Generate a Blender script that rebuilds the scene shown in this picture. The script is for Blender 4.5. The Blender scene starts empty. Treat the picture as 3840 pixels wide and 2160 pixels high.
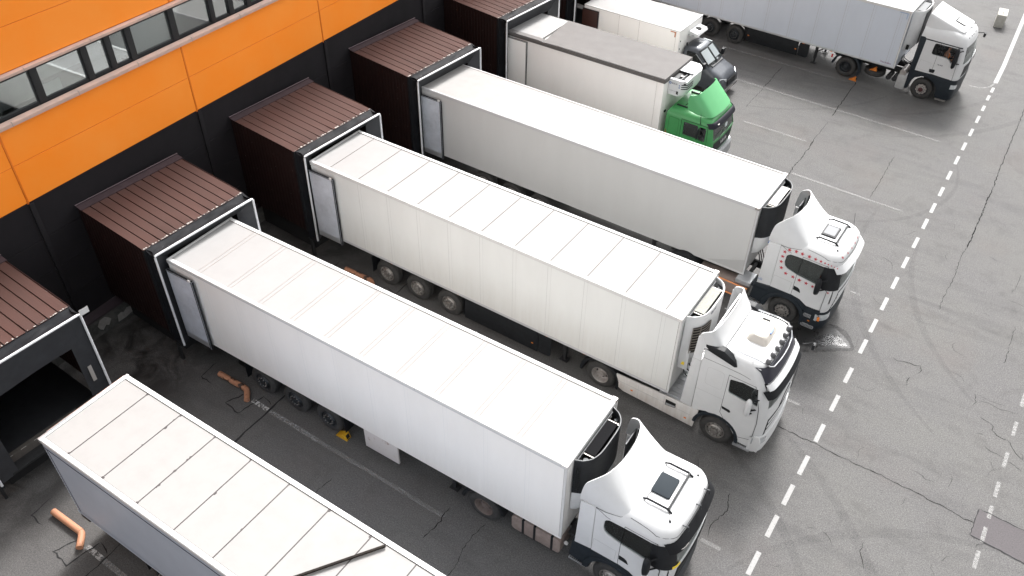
import bpy, bmesh, math, random
from mathutils import Vector, Matrix, noise as mnoise
sc = bpy.context.scene
R = math.radians
PI = math.pi
# ------------------------------------------------------------ camera
cd = bpy.data.cameras.new('camera'); cam = bpy.data.objects.new('camera', cd); sc.collection.objects.link(cam)
yaw, pit, roll = 2.1111650, -0.7161438, 0.0164548
fw = Vector((math.cos(yaw)*math.cos(pit), math.sin(yaw)*math.cos(pit), math.sin(pit)))
r0 = fw.cross(Vector((0, 0, 1))).normalized(); u0 = r0.cross(fw)
r1 = r0*math.cos(roll)+u0*math.sin(roll); u1 = u0*math.cos(roll)-r0*math.sin(roll)
M = Matrix.Identity(4)
for i in range(3): M[i][0] = r1[i]; M[i][1] = u1[i]; M[i][2] = -fw[i]
M[0][3], M[1][3], M[2][3] = 23.0229, -16.7955, 20.5373
cam.matrix_world = M
cd.sensor_width = 36; cd.lens = 36*3178.9/3840; cd.clip_end = 2000; cd.clip_start = .1
sc.camera = cam
# ------------------------------------------------------------ light
SUN_DIR = Vector((0.24, -0.93, -1.0)).normalized()      # way the light travels
elev = math.asin(-SUN_DIR.z)
w = bpy.data.worlds.new('World'); sc.world = w; w.use_nodes = True
nt = w.node_tree; bg = nt.nodes['Background']
sky = nt.nodes.new('ShaderNodeTexSky'); sky.sky_type = 'NISHITA'; sky.sun_disc = False
sky.sun_elevation = elev; sky.sun_rotation = math.atan2(-SUN_DIR.x, -SUN_DIR.y)
sky.air_density = 1.0; sky.dust_density = 6.0; sky.ozone_density = 1.0
hs = nt.nodes.new('ShaderNodeHueSaturation'); hs.inputs['Saturation'].default_value = 0.03
nt.links.new(sky.outputs[0], hs.inputs['Color']); nt.links.new(hs.outputs[0], bg.inputs[0])
bg.inputs[1].default_value = 0.15
sd = bpy.data.lights.new('sun', 'SUN'); sd.energy = 2.0; sd.angle = R(11); sd.color = (1.0, .965, .93)
so = bpy.data.objects.new('sun', sd); sc.collection.objects.link(so)
so.rotation_euler = (-SUN_DIR).to_track_quat('Z', 'Y').to_euler(); so.location = (0, 0, 40)
sc.view_settings.view_transform = 'Standard'; sc.view_settings.look = 'None'
sc.view_settings.exposure = 1.28; sc.view_settings.gamma = 1
sc.render.engine = 'CYCLES'
sc.cycles.max_bounces = 6; sc.cycles.transparent_max_bounces = 12

# ------------------------------------------------------------ helpers
def link(o): sc.collection.objects.link(o); return o
def tag(o, label=None, cat=None, group=None, kind=None):
    if label: o['label'] = label
    if cat: o['category'] = cat
    if group: o['group'] = group
    if kind: o['kind'] = kind
    return o
def thing(name, loc, rz, label, cat, group=None):
    o = bpy.data.objects.new(name, None); link(o); o.location = loc; o.rotation_euler = (0, 0, rz)
    o.empty_display_size = .3
    return tag(o, label, cat, group)
class B:
    def __init__(s): s.v = []; s.f = []; s.m = []; s.mi = 0
    def mat(s, i): s.mi = i; return s
    def add(s, vs, fs):
        n = len(s.v); s.v += [tuple(p) for p in vs]
        for f in fs: s.f.append([n+i for i in f]); s.m.append(s.mi)
        return s
    def box(s, a0, a1, l0, l1, z0, z1):
        return s.add([(a, l, z) for z in (z0, z1) for l in (l0, l1) for a in (a0, a1)],
                     [(0, 2, 3, 1), (4, 5, 7, 6), (0, 1, 5, 4), (2, 6, 7, 3), (0, 4, 6, 2), (1, 3, 7, 5)])
    def prism(s, pts, ax, d0, d1):
        n = len(pts)
        def p(q, d): return {'l': (q[0], d, q[1]), 'a': (d, q[0], q[1]), 'z': (q[0], q[1], d)}[ax]
        vs = [p(q, d0) for q in pts]+[p(q, d1) for q in pts]
        return s.add(vs, [tuple(range(n)), tuple(range(2*n-1, n-1, -1))]+[(i, n+i, n+(i+1) % n, (i+1) % n) for i in range(n)])
    def tube(s, pts, r, n=8, cap=True):
        pts = [Vector(p) for p in pts]; rings = []
        for i, p in enumerate(pts):
            t = (pts[min(i+1, len(pts)-1)]-pts[max(i-1, 0)]).normalized()
            a = t.cross(Vector((0, 0, 1)) if abs(t.z) < .9 else Vector((1, 0, 0))).normalized(); b = t.cross(a)
            rr = r[i] if isinstance(r, (list, tuple)) else r
            rings.append([p+(a*math.cos(2*PI*k/n)+b*math.sin(2*PI*k/n))*rr for k in range(n)])
        vs = [v for q in rings for v in q]; fs = []
        for i in range(len(pts)-1):
            for k in range(n): fs.append((i*n+k, i*n+(k+1) % n, (i+1)*n+(k+1) % n, (i+1)*n+k))
        if cap: fs += [tuple(range(n-1, -1, -1)), tuple(range((len(pts)-1)*n, len(pts)*n))]
        return s.add(vs, fs)
    def lathe(s, prof, c, n=28, ax='l'):
        vs = []; fs = []
        for r_, h in prof:
            for k in range(n):
                x, y = r_*math.cos(2*PI*k/n), r_*math.sin(2*PI*k/n)
                vs.append({'l': (c[0]+x, c[1]+h, c[2]+y), 'a': (c[0]+h, c[1]+x, c[2]+y), 'z': (c[0]+x, c[1]+y, c[2]+h)}[ax])
        for i in range(len(prof)-1):
            for k in range(n): fs.append((i*n+k, (i+1)*n+k, (i+1)*n+(k+1) % n, i*n+(k+1) % n))
        return s.add(vs, fs)
    def grid(s, fn, nu, nv, u=(0, 1), v=(0, 1)):
        vs = [fn(u[0]+(u[1]-u[0])*i/nu, v[0]+(v[1]-v[0])*j/nv) for j in range(nv+1) for i in range(nu+1)]
        return s.add(vs, [(j*(nu+1)+i, j*(nu+1)+i+1, (j+1)*(nu+1)+i+1, (j+1)*(nu+1)+i) for j in range(nv) for i in range(nu)])
    def strip(s, P, Q):
        n = len(P); return s.add(list(P)+list(Q), [(i, i+1, n+i+1, n+i) for i in range(n-1)])
    def mesh(s, name, bevel=0, seg=2, smooth=35, solid=0, weld=True):
        me = bpy.data.meshes.new(name); bm = bmesh.new()
        vs = [bm.verts.new(p) for p in s.v]
        for f, m in zip(s.f, s.m):
            try: q = bm.faces.new([vs[i] for i in f]); q.material_index = m
            except ValueError: pass
        if weld: bmesh.ops.remove_doubles(bm, verts=bm.verts, dist=1e-5)
        bmesh.ops.recalc_face_normals(bm, faces=bm.faces)
        if solid:
            bmesh.ops.solidify(bm, geom=bm.faces[:], thickness=solid)
        if bevel:
            es = [e for e in bm.edges if len(e.link_faces) == 2 and e.calc_face_angle(0) > R(30)]
            if es: bmesh.ops.bevel(bm, geom=es, offset=bevel, segments=seg, profile=.6, affect='EDGES', clamp_overlap=True)
        for f in bm.faces: f.smooth = True
        for e in bm.edges:
            e.smooth = not (len(e.link_faces) == 2 and e.calc_face_angle(0) > R(smooth))
        bm.to_mesh(me); bm.free(); return me
    def done(s, name, mats, parent=None, loc=(0, 0, 0), rot=(0, 0, 0), **k):
        o = link(bpy.data.objects.new(name, s.mesh(name, **k)))
        for m in (mats if isinstance(mats, (list, tuple)) else [mats]): o.data.materials.append(m)
        o.location = loc; o.rotation_euler = rot
        if parent: o.parent = parent
        return o
def share(o, parent, loc, rot=(0, 0, 0), rec=True):
    c = link(o.copy()); c.parent = parent; c.location = loc; c.rotation_euler = rot
    if rec:
        for ch in o.children:
            d = link(ch.copy()); d.parent = c; d.location = ch.location
    return c
def text(s_, name, mat, parent, size, M_, ext=.002):
    cu = bpy.data.curves.new(name, 'FONT'); cu.body = s_; cu.size = size; cu.extrude = ext; cu.align_x = 'LEFT'
    t = bpy.data.objects.new(name, cu); link(t); bpy.context.view_layer.update()
    me = bpy.data.meshes.new_from_object(t.evaluated_get(bpy.context.evaluated_depsgraph_get()))
    bpy.data.objects.remove(t); me.name = name
    o = link(bpy.data.objects.new(name, me)); me.materials.clear(); me.materials.append(mat); me.transform(M_)
    if parent: o.parent = parent
    return o
def side_text(a, l, z, lean=0):   # text on the near side, reading towards +a
    return Matrix.Translation((a, l, z)) @ Matrix.Rotation(PI/2, 4, 'X') @ Matrix.Rotation(lean, 4, 'Z')
def cut(o, cutters):
    for c in cutters:
        md = o.modifiers.new('b', 'BOOLEAN'); md.operation = 'DIFFERENCE'; md.object = c; md.solver = 'EXACT'
    bpy.context.view_layer.update()
    me = bpy.data.meshes.new_from_object(o.evaluated_get(bpy.context.evaluated_depsgraph_get()))
    o.modifiers.clear(); o.data = me
    for c in cutters: bpy.data.objects.remove(c)
    bm = bmesh.new(); bm.from_mesh(me)
    for f in bm.faces: f.smooth = True
    for e in bm.edges: e.smooth = not (len(e.link_faces) == 2 and e.calc_face_angle(0) > R(32))
    bm.to_mesh(me); bm.free()

# ------------------------------------------------------------ materials
def mat(name, col, rough=.5, metal=0, coat=0, var=.0, vscale=3, stretch=(1, 1, 1), bump=0, bscale=60, spec=.5, col2=None, thr=None):
    m = bpy.data.materials.new(name); m.use_nodes = True; n = m.node_tree.nodes; L = m.node_tree.links
    b = n['Principled BSDF']; c = (*col, 1)
    b.inputs['Roughness'].default_value = rough; b.inputs['Metallic'].default_value = metal
    b.inputs['Coat Weight'].default_value = coat; b.inputs['Coat Roughness'].default_value = .08
    b.inputs['Specular IOR Level'].default_value = spec
    b.inputs['Base Color'].default_value = c
    tc = n.new('ShaderNodeTexCoord'); mp = n.new('ShaderNodeMapping'); L.new(tc.outputs['Object'], mp.inputs[0])
    mp.inputs['Scale'].default_value = stretch
    if var or col2:
        nz = n.new('ShaderNodeTexNoise'); nz.inputs['Scale'].default_value = vscale; nz.inputs['Detail'].default_value = 8; nz.inputs['Roughness'].default_value = .65
        L.new(mp.outputs[0], nz.inputs['Vector'])
        mx = n.new('ShaderNodeMix'); mx.data_type = 'RGBA'
        rp = n.new('ShaderNodeMapRange'); a_, b_ = thr or (.3, .7)
        rp.inputs[1].default_value = a_; rp.inputs[2].default_value = b_
        L.new(nz.outputs[0], rp.inputs[0]); L.new(rp.outputs[0], mx.inputs[0])
        d = col2 or tuple(x*(1-var) for x in col)
        mx.inputs[6].default_value = c; mx.inputs[7].default_value = (*d, 1)
        L.new(mx.outputs[2], b.inputs['Base Color'])
        rr = n.new('ShaderNodeMapRange'); L.new(nz.outputs[0], rr.inputs[0])
        rr.inputs[3].default_value = max(0, rough-.08); rr.inputs[4].default_value = min(1, rough+.12); L.new(rr.outputs[0], b.inputs['Roughness'])
    if bump:
        nb = n.new('ShaderNodeTexNoise'); nb.inputs['Scale'].default_value = bscale; nb.inputs['Detail'].default_value = 3
        L.new(tc.outputs['Object'], nb.inputs['Vector'])
        bp = n.new('ShaderNodeBump'); bp.inputs['Strength'].default_value = bump; bp.inputs['Distance'].default_value = .02
        L.new(nb.outputs[0], bp.inputs['Height']); L.new(bp.outputs[0], b.inputs['Normal'])
    return m
def glass(name, tint=(.75, .8, .78), refl=.10, opac=.25, dark=(.01, .012, .012)):
    m = bpy.data.materials.new(name); m.use_nodes = True; n = m.node_tree.nodes; L = m.node_tree.links; n.clear()
    o = n.new('ShaderNodeOutputMaterial'); tr = n.new('ShaderNodeBsdfTransparent'); tr.inputs[0].default_value = (*tint, 1)
    gl = n.new('ShaderNodeBsdfGlossy'); gl.inputs['Roughness'].default_value = .03; gl.inputs[0].default_value = (.9, .95, .95, 1)
    df = n.new('ShaderNodeBsdfDiffuse'); df.inputs[0].default_value = (*dark, 1)
    m1 = n.new('ShaderNodeMixShader'); m1.inputs[0].default_value = opac; L.new(tr.outputs[0], m1.inputs[1]); L.new(df.outputs[0], m1.inputs[2])
    fr = n.new('ShaderNodeFresnel'); fr.inputs[0].default_value = 1.5
    ad = n.new('ShaderNodeMath'); ad.operation = 'ADD'; ad.inputs[1].default_value = refl; ad.use_clamp = True; L.new(fr.outputs[0], ad.inputs[0])
    m2 = n.new('ShaderNodeMixShader'); L.new(ad.outputs[0], m2.inputs[0]); L.new(m1.outputs[0], m2.inputs[1]); L.new(gl.outputs[0], m2.inputs[2])
    L.new(m2.outputs[0], o.inputs[0]); return m
WP = (.80, .80, .80)
m_paint = mat('white_cab_paint', (.62, .625, .63), .5, spec=.3, coat=.0, var=.06, vscale=2.5)
m_paint_d = mat('dusty_white_paint', (.70, .685, .67), .45, coat=.1, var=.12, vscale=3)
m_side = mat('trailer_side_panel', (.86, .845, .82), .45, var=.05, vscale=1.2, stretch=(1, 1, .25))
def grime(m, z0, z1, col, amt):
    n = m.node_tree.nodes; L_ = m.node_tree.links; b_ = n['Principled BSDF']; src = b_.inputs['Base Color'].links[0].from_socket
    tc = n.new('ShaderNodeTexCoord'); sp_ = n.new('ShaderNodeSeparateXYZ'); L_.new(tc.outputs['Object'], sp_.inputs[0])
    mp = n.new('ShaderNodeMapping'); mp.inputs['Scale'].default_value = (3.5, 1, .35); L_.new(tc.outputs['Object'], mp.inputs[0])
    nz = n.new('ShaderNodeTexNoise'); nz.inputs['Scale'].default_value = 2.2; nz.inputs['Detail'].default_value = 7; nz.inputs['Roughness'].default_value = .7; L_.new(mp.outputs[0], nz.inputs['Vector'])
    r1 = n.new('ShaderNodeMapRange'); r1.inputs[1].default_value = z0; r1.inputs[2].default_value = z1; r1.inputs[3].default_value = 1; r1.inputs[4].default_value = .0; L_.new(sp_.outputs[2], r1.inputs[0])
    r2 = n.new('ShaderNodeMapRange'); r2.inputs[1].default_value = .35; r2.inputs[2].default_value = .7; r2.inputs[3].default_value = .15; r2.inputs[4].default_value = amt; L_.new(nz.outputs[0], r2.inputs[0])
    mu = n.new('ShaderNodeMath'); mu.operation = 'MULTIPLY'; L_.new(r1.outputs[0], mu.inputs[0]); L_.new(r2.outputs[0], mu.inputs[1])
    mx = n.new('ShaderNodeMix'); mx.data_type = 'RGBA'; L_.new(mu.outputs[0], mx.inputs[0]); L_.new(src, mx.inputs[6]); mx.inputs[7].default_value = (*col, 1); L_.new(mx.outputs[2], b_.inputs['Base Color'])
m_side3 = mat('trailer_side_panel_grey', (.70, .71, .70), .45, var=.06, vscale=1.2, stretch=(1, 1, .25))
grime(m_side, 1.2, 2.6, (.55, .51, .47), .3); grime(m_side3, 1.2, 2.8, (.50, .46, .41), .45); grime(m_paint_d, .2, 1.6, (.42, .36, .31), .8)
m_side_g = mat('trailer_side_grey', (.52, .52, .515), .5, var=.05, vscale=1.2, stretch=(1, 1, .25))
m_side_b = mat('trailer_side_blue_grey', (.49, .54, .63), .4, var=.12, vscale=.8, stretch=(.6, 1, .6))
m_roof = mat('trailer_roof_sheet', (.29, .286, .284), .6, var=.06, vscale=1.6, spec=.2)
m_roof_d = mat('trailer_roof_worn', (.285, .277, .271), .6, var=.08, vscale=2.2, thr=(.45, .8), spec=.2)
m_tarp = mat('grey_tarpaulin', (.146, .140, .137), .9, var=.10, vscale=1.5, bump=.15, bscale=3)
m_alu = mat('aluminium_rail', (.62, .63, .65), .35, metal=.7, var=.15, vscale=6, stretch=(.2, 1, 1))
m_aluw = mat('white_rail', (.60, .60, .595), .5, var=.22, vscale=9, thr=(.55, .75))
m_silver = mat('silver_rail', (.50, .50, .51), .5, var=.15, vscale=6, stretch=(.2, 1, 1))
m_seam = mat('sealant_seam', (.30, .27, .25), .7)
m_seam_l = mat('light_panel_seam', (.42, .42, .42), .6)
m_seam_f = mat('faint_panel_seam', (.72, .72, .715), .6)
m_seam_d = mat('black_sealant_seam', (.07, .06, .06), .7, var=.3, vscale=20)
m_blk = mat('black_plastic', (.012, .0135, .016), .55, spec=.3, var=.3, vscale=6)
m_blk2 = mat('dark_chassis_steel', (.02, .02, .022), .65, var=.4, vscale=8)
m_dkp = mat('dark_blue_grey_plastic', (.017, .023, .030), .5, spec=.35, var=.25, vscale=5)
m_rub = mat('tyre_rubber', (.022, .022, .023), .8, var=.45, vscale=9, bump=.1, col2=(.05, .048, .045))
m_rimg = mat('steel_rim', (.36, .34, .32), .4, metal=.6, var=.4, vscale=14)
m_rimd = mat('dark_rim', (.04, .045, .05), .5, metal=.3, var=.5, vscale=14)
m_rimw = mat('pale_rim', (.40, .37, .35), .45, metal=.2, var=.35, vscale=12)
m_bolt = mat('bolt_steel', (.55, .54, .52), .3, metal=.8)
m_hole = mat('hole_black', (.006, .006, .006), .9)
m_amb = mat('amber_lens', (.75, .22, .04), .25)
m_red = mat('red_lens', (.55, .03, .03), .25)
m_lamp = mat('headlamp_lens', (.55, .58, .6), .12, metal=.3, coat=1)
m_chrome = mat('chrome', (.75, .76, .78), .12, metal=1)
m_star = mat('red_star_vinyl', (.42, .015, .03), .4)
m_green = mat('green_cab_paint', (.045, .26, .075), .42, coat=.2, var=.14, vscale=4)
m_greenl = mat('green_deflector_paint', (.09, .36, .14), .5, coat=.1, var=.05, vscale=2)
m_van = mat('graphite_metallic_paint', (.075, .082, .096), .4, metal=.3, coat=.3, var=.3, vscale=3)
m_glass = glass('cab_glass')
m_glassd = glass('tinted_cab_glass', (.25, .27, .27), .03, .6)
m_glassc = glass('clear_cab_glass', (.97, .97, .97), -.03, .0)
m_vis = mat('black_visor', (.008, .0085, .01), .6, spec=.2)
m_ribd = mat('roof_groove', (.20, .20, .20), .8)
m_gap = mat('shut_gap', (.03, .03, .032), .9)
m_seat = mat('seat_fabric', (.035, .035, .04), .9, var=.3, vscale=12)
m_int = mat('cab_interior', (.05, .05, .052), .8)
m_paper = mat('paper', (.55, .62, .62), .7)
m_orangep = mat('orange_chock_plastic', (.72, .22, .03), .5, var=.3, vscale=10)
m_yellow = mat('yellow_chock_plastic', (.75, .42, .02), .5, var=.35, vscale=14)
m_pipe = mat('orange_painted_pipe', (.44, .21, .12), .6, vscale=4, col2=(.06, .035, .025), thr=(.66, .70))
m_piper = mat('rusty_orange_pipe', (.40, .19, .11), .6, col2=(.05, .03, .022), vscale=3.2, thr=(.56, .60))
m_conc = mat('concrete', (.40, .39, .35), .85, var=.25, vscale=7, bump=.3, bscale=40)
m_tank = mat('dirty_fuel_tank', (.36, .29, .26), .5, metal=.25, var=.3, vscale=5)
m_txt = mat('dark_lettering', (.03, .03, .06), .5)
m_txtb = mat('blue_lettering', (.03, .12, .35), .5)
m_ylab = mat('yellow_label', (.85, .62, .03), .5)
m_brownp = mat('brown_door_panel', (.045, .018, .014), .45, var=.2, vscale=5)
m_cream = mat('cream_plastic', (.55, .51, .46), .4, var=.05)

# ------------------------------------------------------------ ground
def ground_mat():
    m = bpy.data.materials.new('asphalt'); m.use_nodes = True; n = m.node_tree.nodes; L = m.node_tree.links
    b = n['Principled BSDF']; b.inputs['Roughness'].default_value = .85; b.inputs['Specular IOR Level'].default_value = .3
    tc = n.new('ShaderNodeTexCoord'); V = tc.outputs['Object']
    def noise(sc_, det=6, rough=.6, vec=V, dist=0):
        z = n.new('ShaderNodeTexNoise'); z.inputs['Scale'].default_value = sc_; z.inputs['Detail'].default_value = det
        z.inputs['Roughness'].default_value = rough; z.inputs['Distortion'].default_value = dist; L.new(vec, z.inputs['Vector']); return z.outputs[0]
    def rng(x, a, b_, c, d, smooth=False):
        z = n.new('ShaderNodeMapRange'); z.inputs[1].default_value = a; z.inputs[2].default_value = b_; z.inputs[3].default_value = c; z.inputs[4].default_value = d
        if smooth: z.interpolation_type = 'SMOOTHSTEP'
        L.new(x, z.inputs[0]); return z.outputs[0]
    def mth(op, a, b_=None):
        z = n.new('ShaderNodeMath'); z.operation = op
        for i, x in enumerate((a, b_)):
            if x is None: continue
            if isinstance(x, (int, float)): z.inputs[i].default_value = x
            else: L.new(x, z.inputs[i])
        return z.outputs[0]
    def mix(f, c1, c2):
        z = n.new('ShaderNodeMix'); z.data_type = 'RGBA'
        L.new(f, z.inputs[0])
        for i, c in ((6, c1), (7, c2)):
            if isinstance(c, tuple): z.inputs[i].default_value = (*c, 1)
            else: L.new(c, z.inputs[i])
        return z.outputs[2]
    sx = n.new('ShaderNodeSeparateXYZ'); L.new(V, sx.inputs[0]); X, Y = sx.outputs[0], sx.outputs[1]
    base = mix(rng(noise(.35, 6, .65), .35, .65, 0, 1), (.068, .066, .068), (.083, .0815, .077))
    # aggregate
    sp = noise(26, 4, .75); base = mix(rng(sp, .36, .66, 0, 1), base, (.138, .135, .134))
    vo = n.new('ShaderNodeTexVoronoi'); vo.inputs['Scale'].default_value = 34; L.new(V, vo.inputs['Vector'])
    base = mix(rng(vo.outputs['Distance'], .02, .30, .7, 0), base, (.30, .29, .275))
    base = mix(rng(noise(38, 3, .6), .30, .46, .75, 0), base, (.018, .017, .018))
    # mottled stains and tyre scuffs
    mp = n.new('ShaderNodeMapping'); L.new(V, mp.inputs[0]); mp.inputs['Rotation'].default_value = (0, 0, R(-62)); mp.inputs['Scale'].default_value = (.25, 1.6, 1)
    base = mix(rng(noise(.7, 7, .6, mp.outputs[0], 1.2), .50, .74, 0, .30), base, (.040, .0385, .040))
    base = mix(rng(noise(1.1, 8, .7, V, .6), .52, .8, 0, .45), base, (.042, .040, .038))
    # the docking lanes: base colour gets darker and blotchier towards the docks
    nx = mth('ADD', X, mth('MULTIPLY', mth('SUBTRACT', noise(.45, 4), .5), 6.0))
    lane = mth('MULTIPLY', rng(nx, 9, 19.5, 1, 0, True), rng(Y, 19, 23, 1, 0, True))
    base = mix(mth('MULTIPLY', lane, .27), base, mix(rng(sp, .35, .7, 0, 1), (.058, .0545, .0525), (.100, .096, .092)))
    oil = mth('MULTIPLY', rng(noise(.9, 8, .7, V, .8), .45, .62, 0, 1), rng(X, 3.0, 5.6, .9, 0, True))
    base = mix(oil, base, (.014, .0132, .013))
    dk = mth('MULTIPLY', rng(noise(.55, 5, .6, V, .4), .40, .60, 0, 1), rng(X, 4.0, 7.0, .5, 0, True))
    base = mix(dk, base, (.024, .0225, .022))
    # pinkish, sandy mottling
    base = mix(rng(noise(.28, 5, .5), .55, .72, 0, .2), base, (.105, .083, .075))
    L.new(base, b.inputs['Base Color'])
    bp = n.new('ShaderNodeBump'); bp.inputs['Strength'].default_value = .5; bp.inputs['Distance'].default_value = .012
    L.new(noise(45, 4, .7), bp.inputs['Height']); L.new(bp.outputs[0], b.inputs['Normal'])
    L.new(rng(mth('ADD', oil, 0), 0, 1, .86, .45), b.inputs['Roughness'])
    return m
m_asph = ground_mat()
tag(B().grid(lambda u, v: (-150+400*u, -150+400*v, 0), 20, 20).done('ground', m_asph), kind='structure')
def worn(name, col, cover, scale=9, rough=.7, soft=.09, hi=1, lo=0):
    m = bpy.data.materials.new(name); m.use_nodes = True; n = m.node_tree.nodes; L = m.node_tree.links
    b = n['Principled BSDF']; b.inputs['Base Color'].default_value = (*col, 1); b.inputs['Roughness'].default_value = rough
    tc = n.new('ShaderNodeTexCoord'); z = n.new('ShaderNodeTexNoise'); z.inputs['Scale'].default_value = scale; z.inputs['Detail'].default_value = 10; z.inputs['Roughness'].default_value = .8
    L.new(tc.outputs['Object'], z.inputs['Vector'])
    r = n.new('ShaderNodeMapRange'); r.inputs[1].default_value = cover-soft; r.inputs[2].default_value = cover+soft; r.inputs[3].default_value = hi; r.inputs[4].default_value = lo
    L.new(z.outputs[0], r.inputs[0]); L.new(r.outputs[0], b.inputs['Alpha']); return m
m_line = worn('white_road_paint', (.29, .288, .285), .64, 16, soft=.12, hi=.95, lo=.1)
m_lineo = worn('worn_white_road_paint', (.30, .297, .292), .54, 12, soft=.2, hi=.75, lo=.12)
m_linef = worn('faded_white_road_paint', (.32, .316, .31), .5, 22, soft=.2, hi=.5, lo=.1)
m_linevf = worn('almost_gone_road_paint', (.33, .33, .325), .46)
random.seed(4)
def quad(b, p, q, wd, z=.004):
    p = Vector(p); q = Vector(q); t = (q-p).normalized(); nn = Vector((-t.y, t.x))*wd/2
    b.add([(p.x+nn.x, p.y+nn.y, z), (q.x+nn.x, q.y+nn.y, z), (q.x-nn.x, q.y-nn.y, z), (p.x-nn.x, p.y-nn.y, z)], [(0, 1, 2, 3)])
b = B(); Yd = [-7.1, -5.77, -4.44, -3.11, -1.72, -.45, .83, 2.31, 3.8, 5.27, 6.91, 8.16, 9.56, 10.98, 12.45, 13.96, 15.48, 16.82, 18.28, 19.8, 21.3, 22.74, 24.26, 25.75, 27.16, 28.44, 29.45]
for y in Yd:
    L_ = .8 if y > 3 else .82
    if y > 26: L_ = .62
    x = 22.42+.0385*y+random.uniform(-.01, .01); quad(b, (x, y), (x+.0385*L_, y+L_), .135)
tag(b.done('dashed_lane_line', m_line), kind='structure')
b = B()
for y, L_ in ((-1.1, .6), (.3, .64), (1.28, .57), (2.2, .5), (3.07, .63), (4.36, .68), (5.81, .67), (7.26, .66), (8.7, .66), (10.2, .7)): quad(b, (27.4+.045*y, y), (27.4+.045*(y+L_), y+L_), .11, .0085)
tag(b.done('worn_dashed_lane_line', m_lineo), kind='structure')
b = B(); quad(b, (23.58, 30.67), (23.66, 33), .2)
b.strip([(23.56, 33, .004), (23.64, 40.5, .004), (23.8, 62, .004)], [(23.76, 33, .004), (23.84, 40.5, .004), (24, 62, .004)])
tag(b.done('solid_road_line', m_line), kind='structure')
b = B(); b.strip([(22.46, 29.66, .004), (22.8, 29.65, .004), (23.08, 29.73, .004), (23.38, 30.10, .004), (23.54, 30.68, .004)], [(22.46, 29.60, .004), (22.82, 29.59, .004), (23.13, 29.68, .004), (23.44, 30.07, .004), (23.60, 30.66, .004)])
tag(b.done('thin_curved_line', m_lineo), kind='structure')
b = B(); quad(b, (7.5, -5.67), (9.6, -5.76), .15); quad(b, (7.46, -11.88), (9.6, -11.97), .15)
tag(b.done('bay_line_near_docks', m_lineo), kind='structure')
b = B(); quad(b, (9.6, -5.76), (14.4, -5.94), .13); quad(b, (9.75, 27.06), (15.5, 26.66), .12); quad(b, (11.9, 23.74), (17.35, 23.35), .12); quad(b, (17.35, 23.35), (22.29, 22.97), .1)
quad(b, (17.25, 16.61), (20.6, 16.37), .12)
quad(b, (20.82, -2.77), (21.4, -2.78), .13); quad(b, (21.24, 3.54), (21.65, 3.52), .12)
tag(b.done('faded_bay_lines', m_linef), kind='structure')
b = B(); quad(b, (6.75, -5.63), (7.45, -5.67), .15); quad(b, (6.72, -11.84), (7.4, -11.88), .15)
tag(b.done('flaked_bay_line_ends', worn('chipped_road_paint', (.5, .5, .49), .5, 9, soft=.03)), kind='structure')
b = B()
quad(b, (13.84, 19.81), (17.06, 19.61), .1); quad(b, (20.6, 16.37), (22.07, 16.29), .1); quad(b, (21.54, 10.), (21.9, 9.98), .1); quad(b, (17.1, 26.6), (15.5, 26.66), .1)
tag(b.done('nearly_gone_bay_lines', worn('flaked_road_paint', (.40, .40, .39), .45, 16, soft=.12, hi=.6, lo=0)), kind='structure')
# cracks
m_crack = mat('crack_dark', (.010, .0095, .0095), .95, spec=.1)  # flat dark colour of the crack strips
m_crackd = mat('tar_seam', (.010, .010, .011), .8, var=.3, vscale=10)
def crack(b, pts, wd=.02, jit=.025, step=.10, z=.005):
    P = [Vector(p) for p in pts]; out = []
    for p, q in zip(P, P[1:]):
        k = max(1, int((q-p).length/step)); nn = Vector((-(q-p).y, (q-p).x)).normalized()
        for i in range(k): out.append(p.lerp(q, i/k)+nn*random.uniform(-jit, jit))
    out.append(P[-1]); A = []; C = []
    for i, p in enumerate(out):
        t = (out[min(i+1, len(out)-1)]-out[max(0, i-1)]).normalized(); nn = Vector((-t.y, t.x))
        k = wd*random.uniform(.35, 1.1)*(.25 if i in (0, len(out)-1) else 1)/2
        A.append((p.x+nn.x*k, p.y+nn.y*k, z)); C.append((p.x-nn.x*k, p.y-nn.y*k, z))
    b.strip(A, C)
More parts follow.
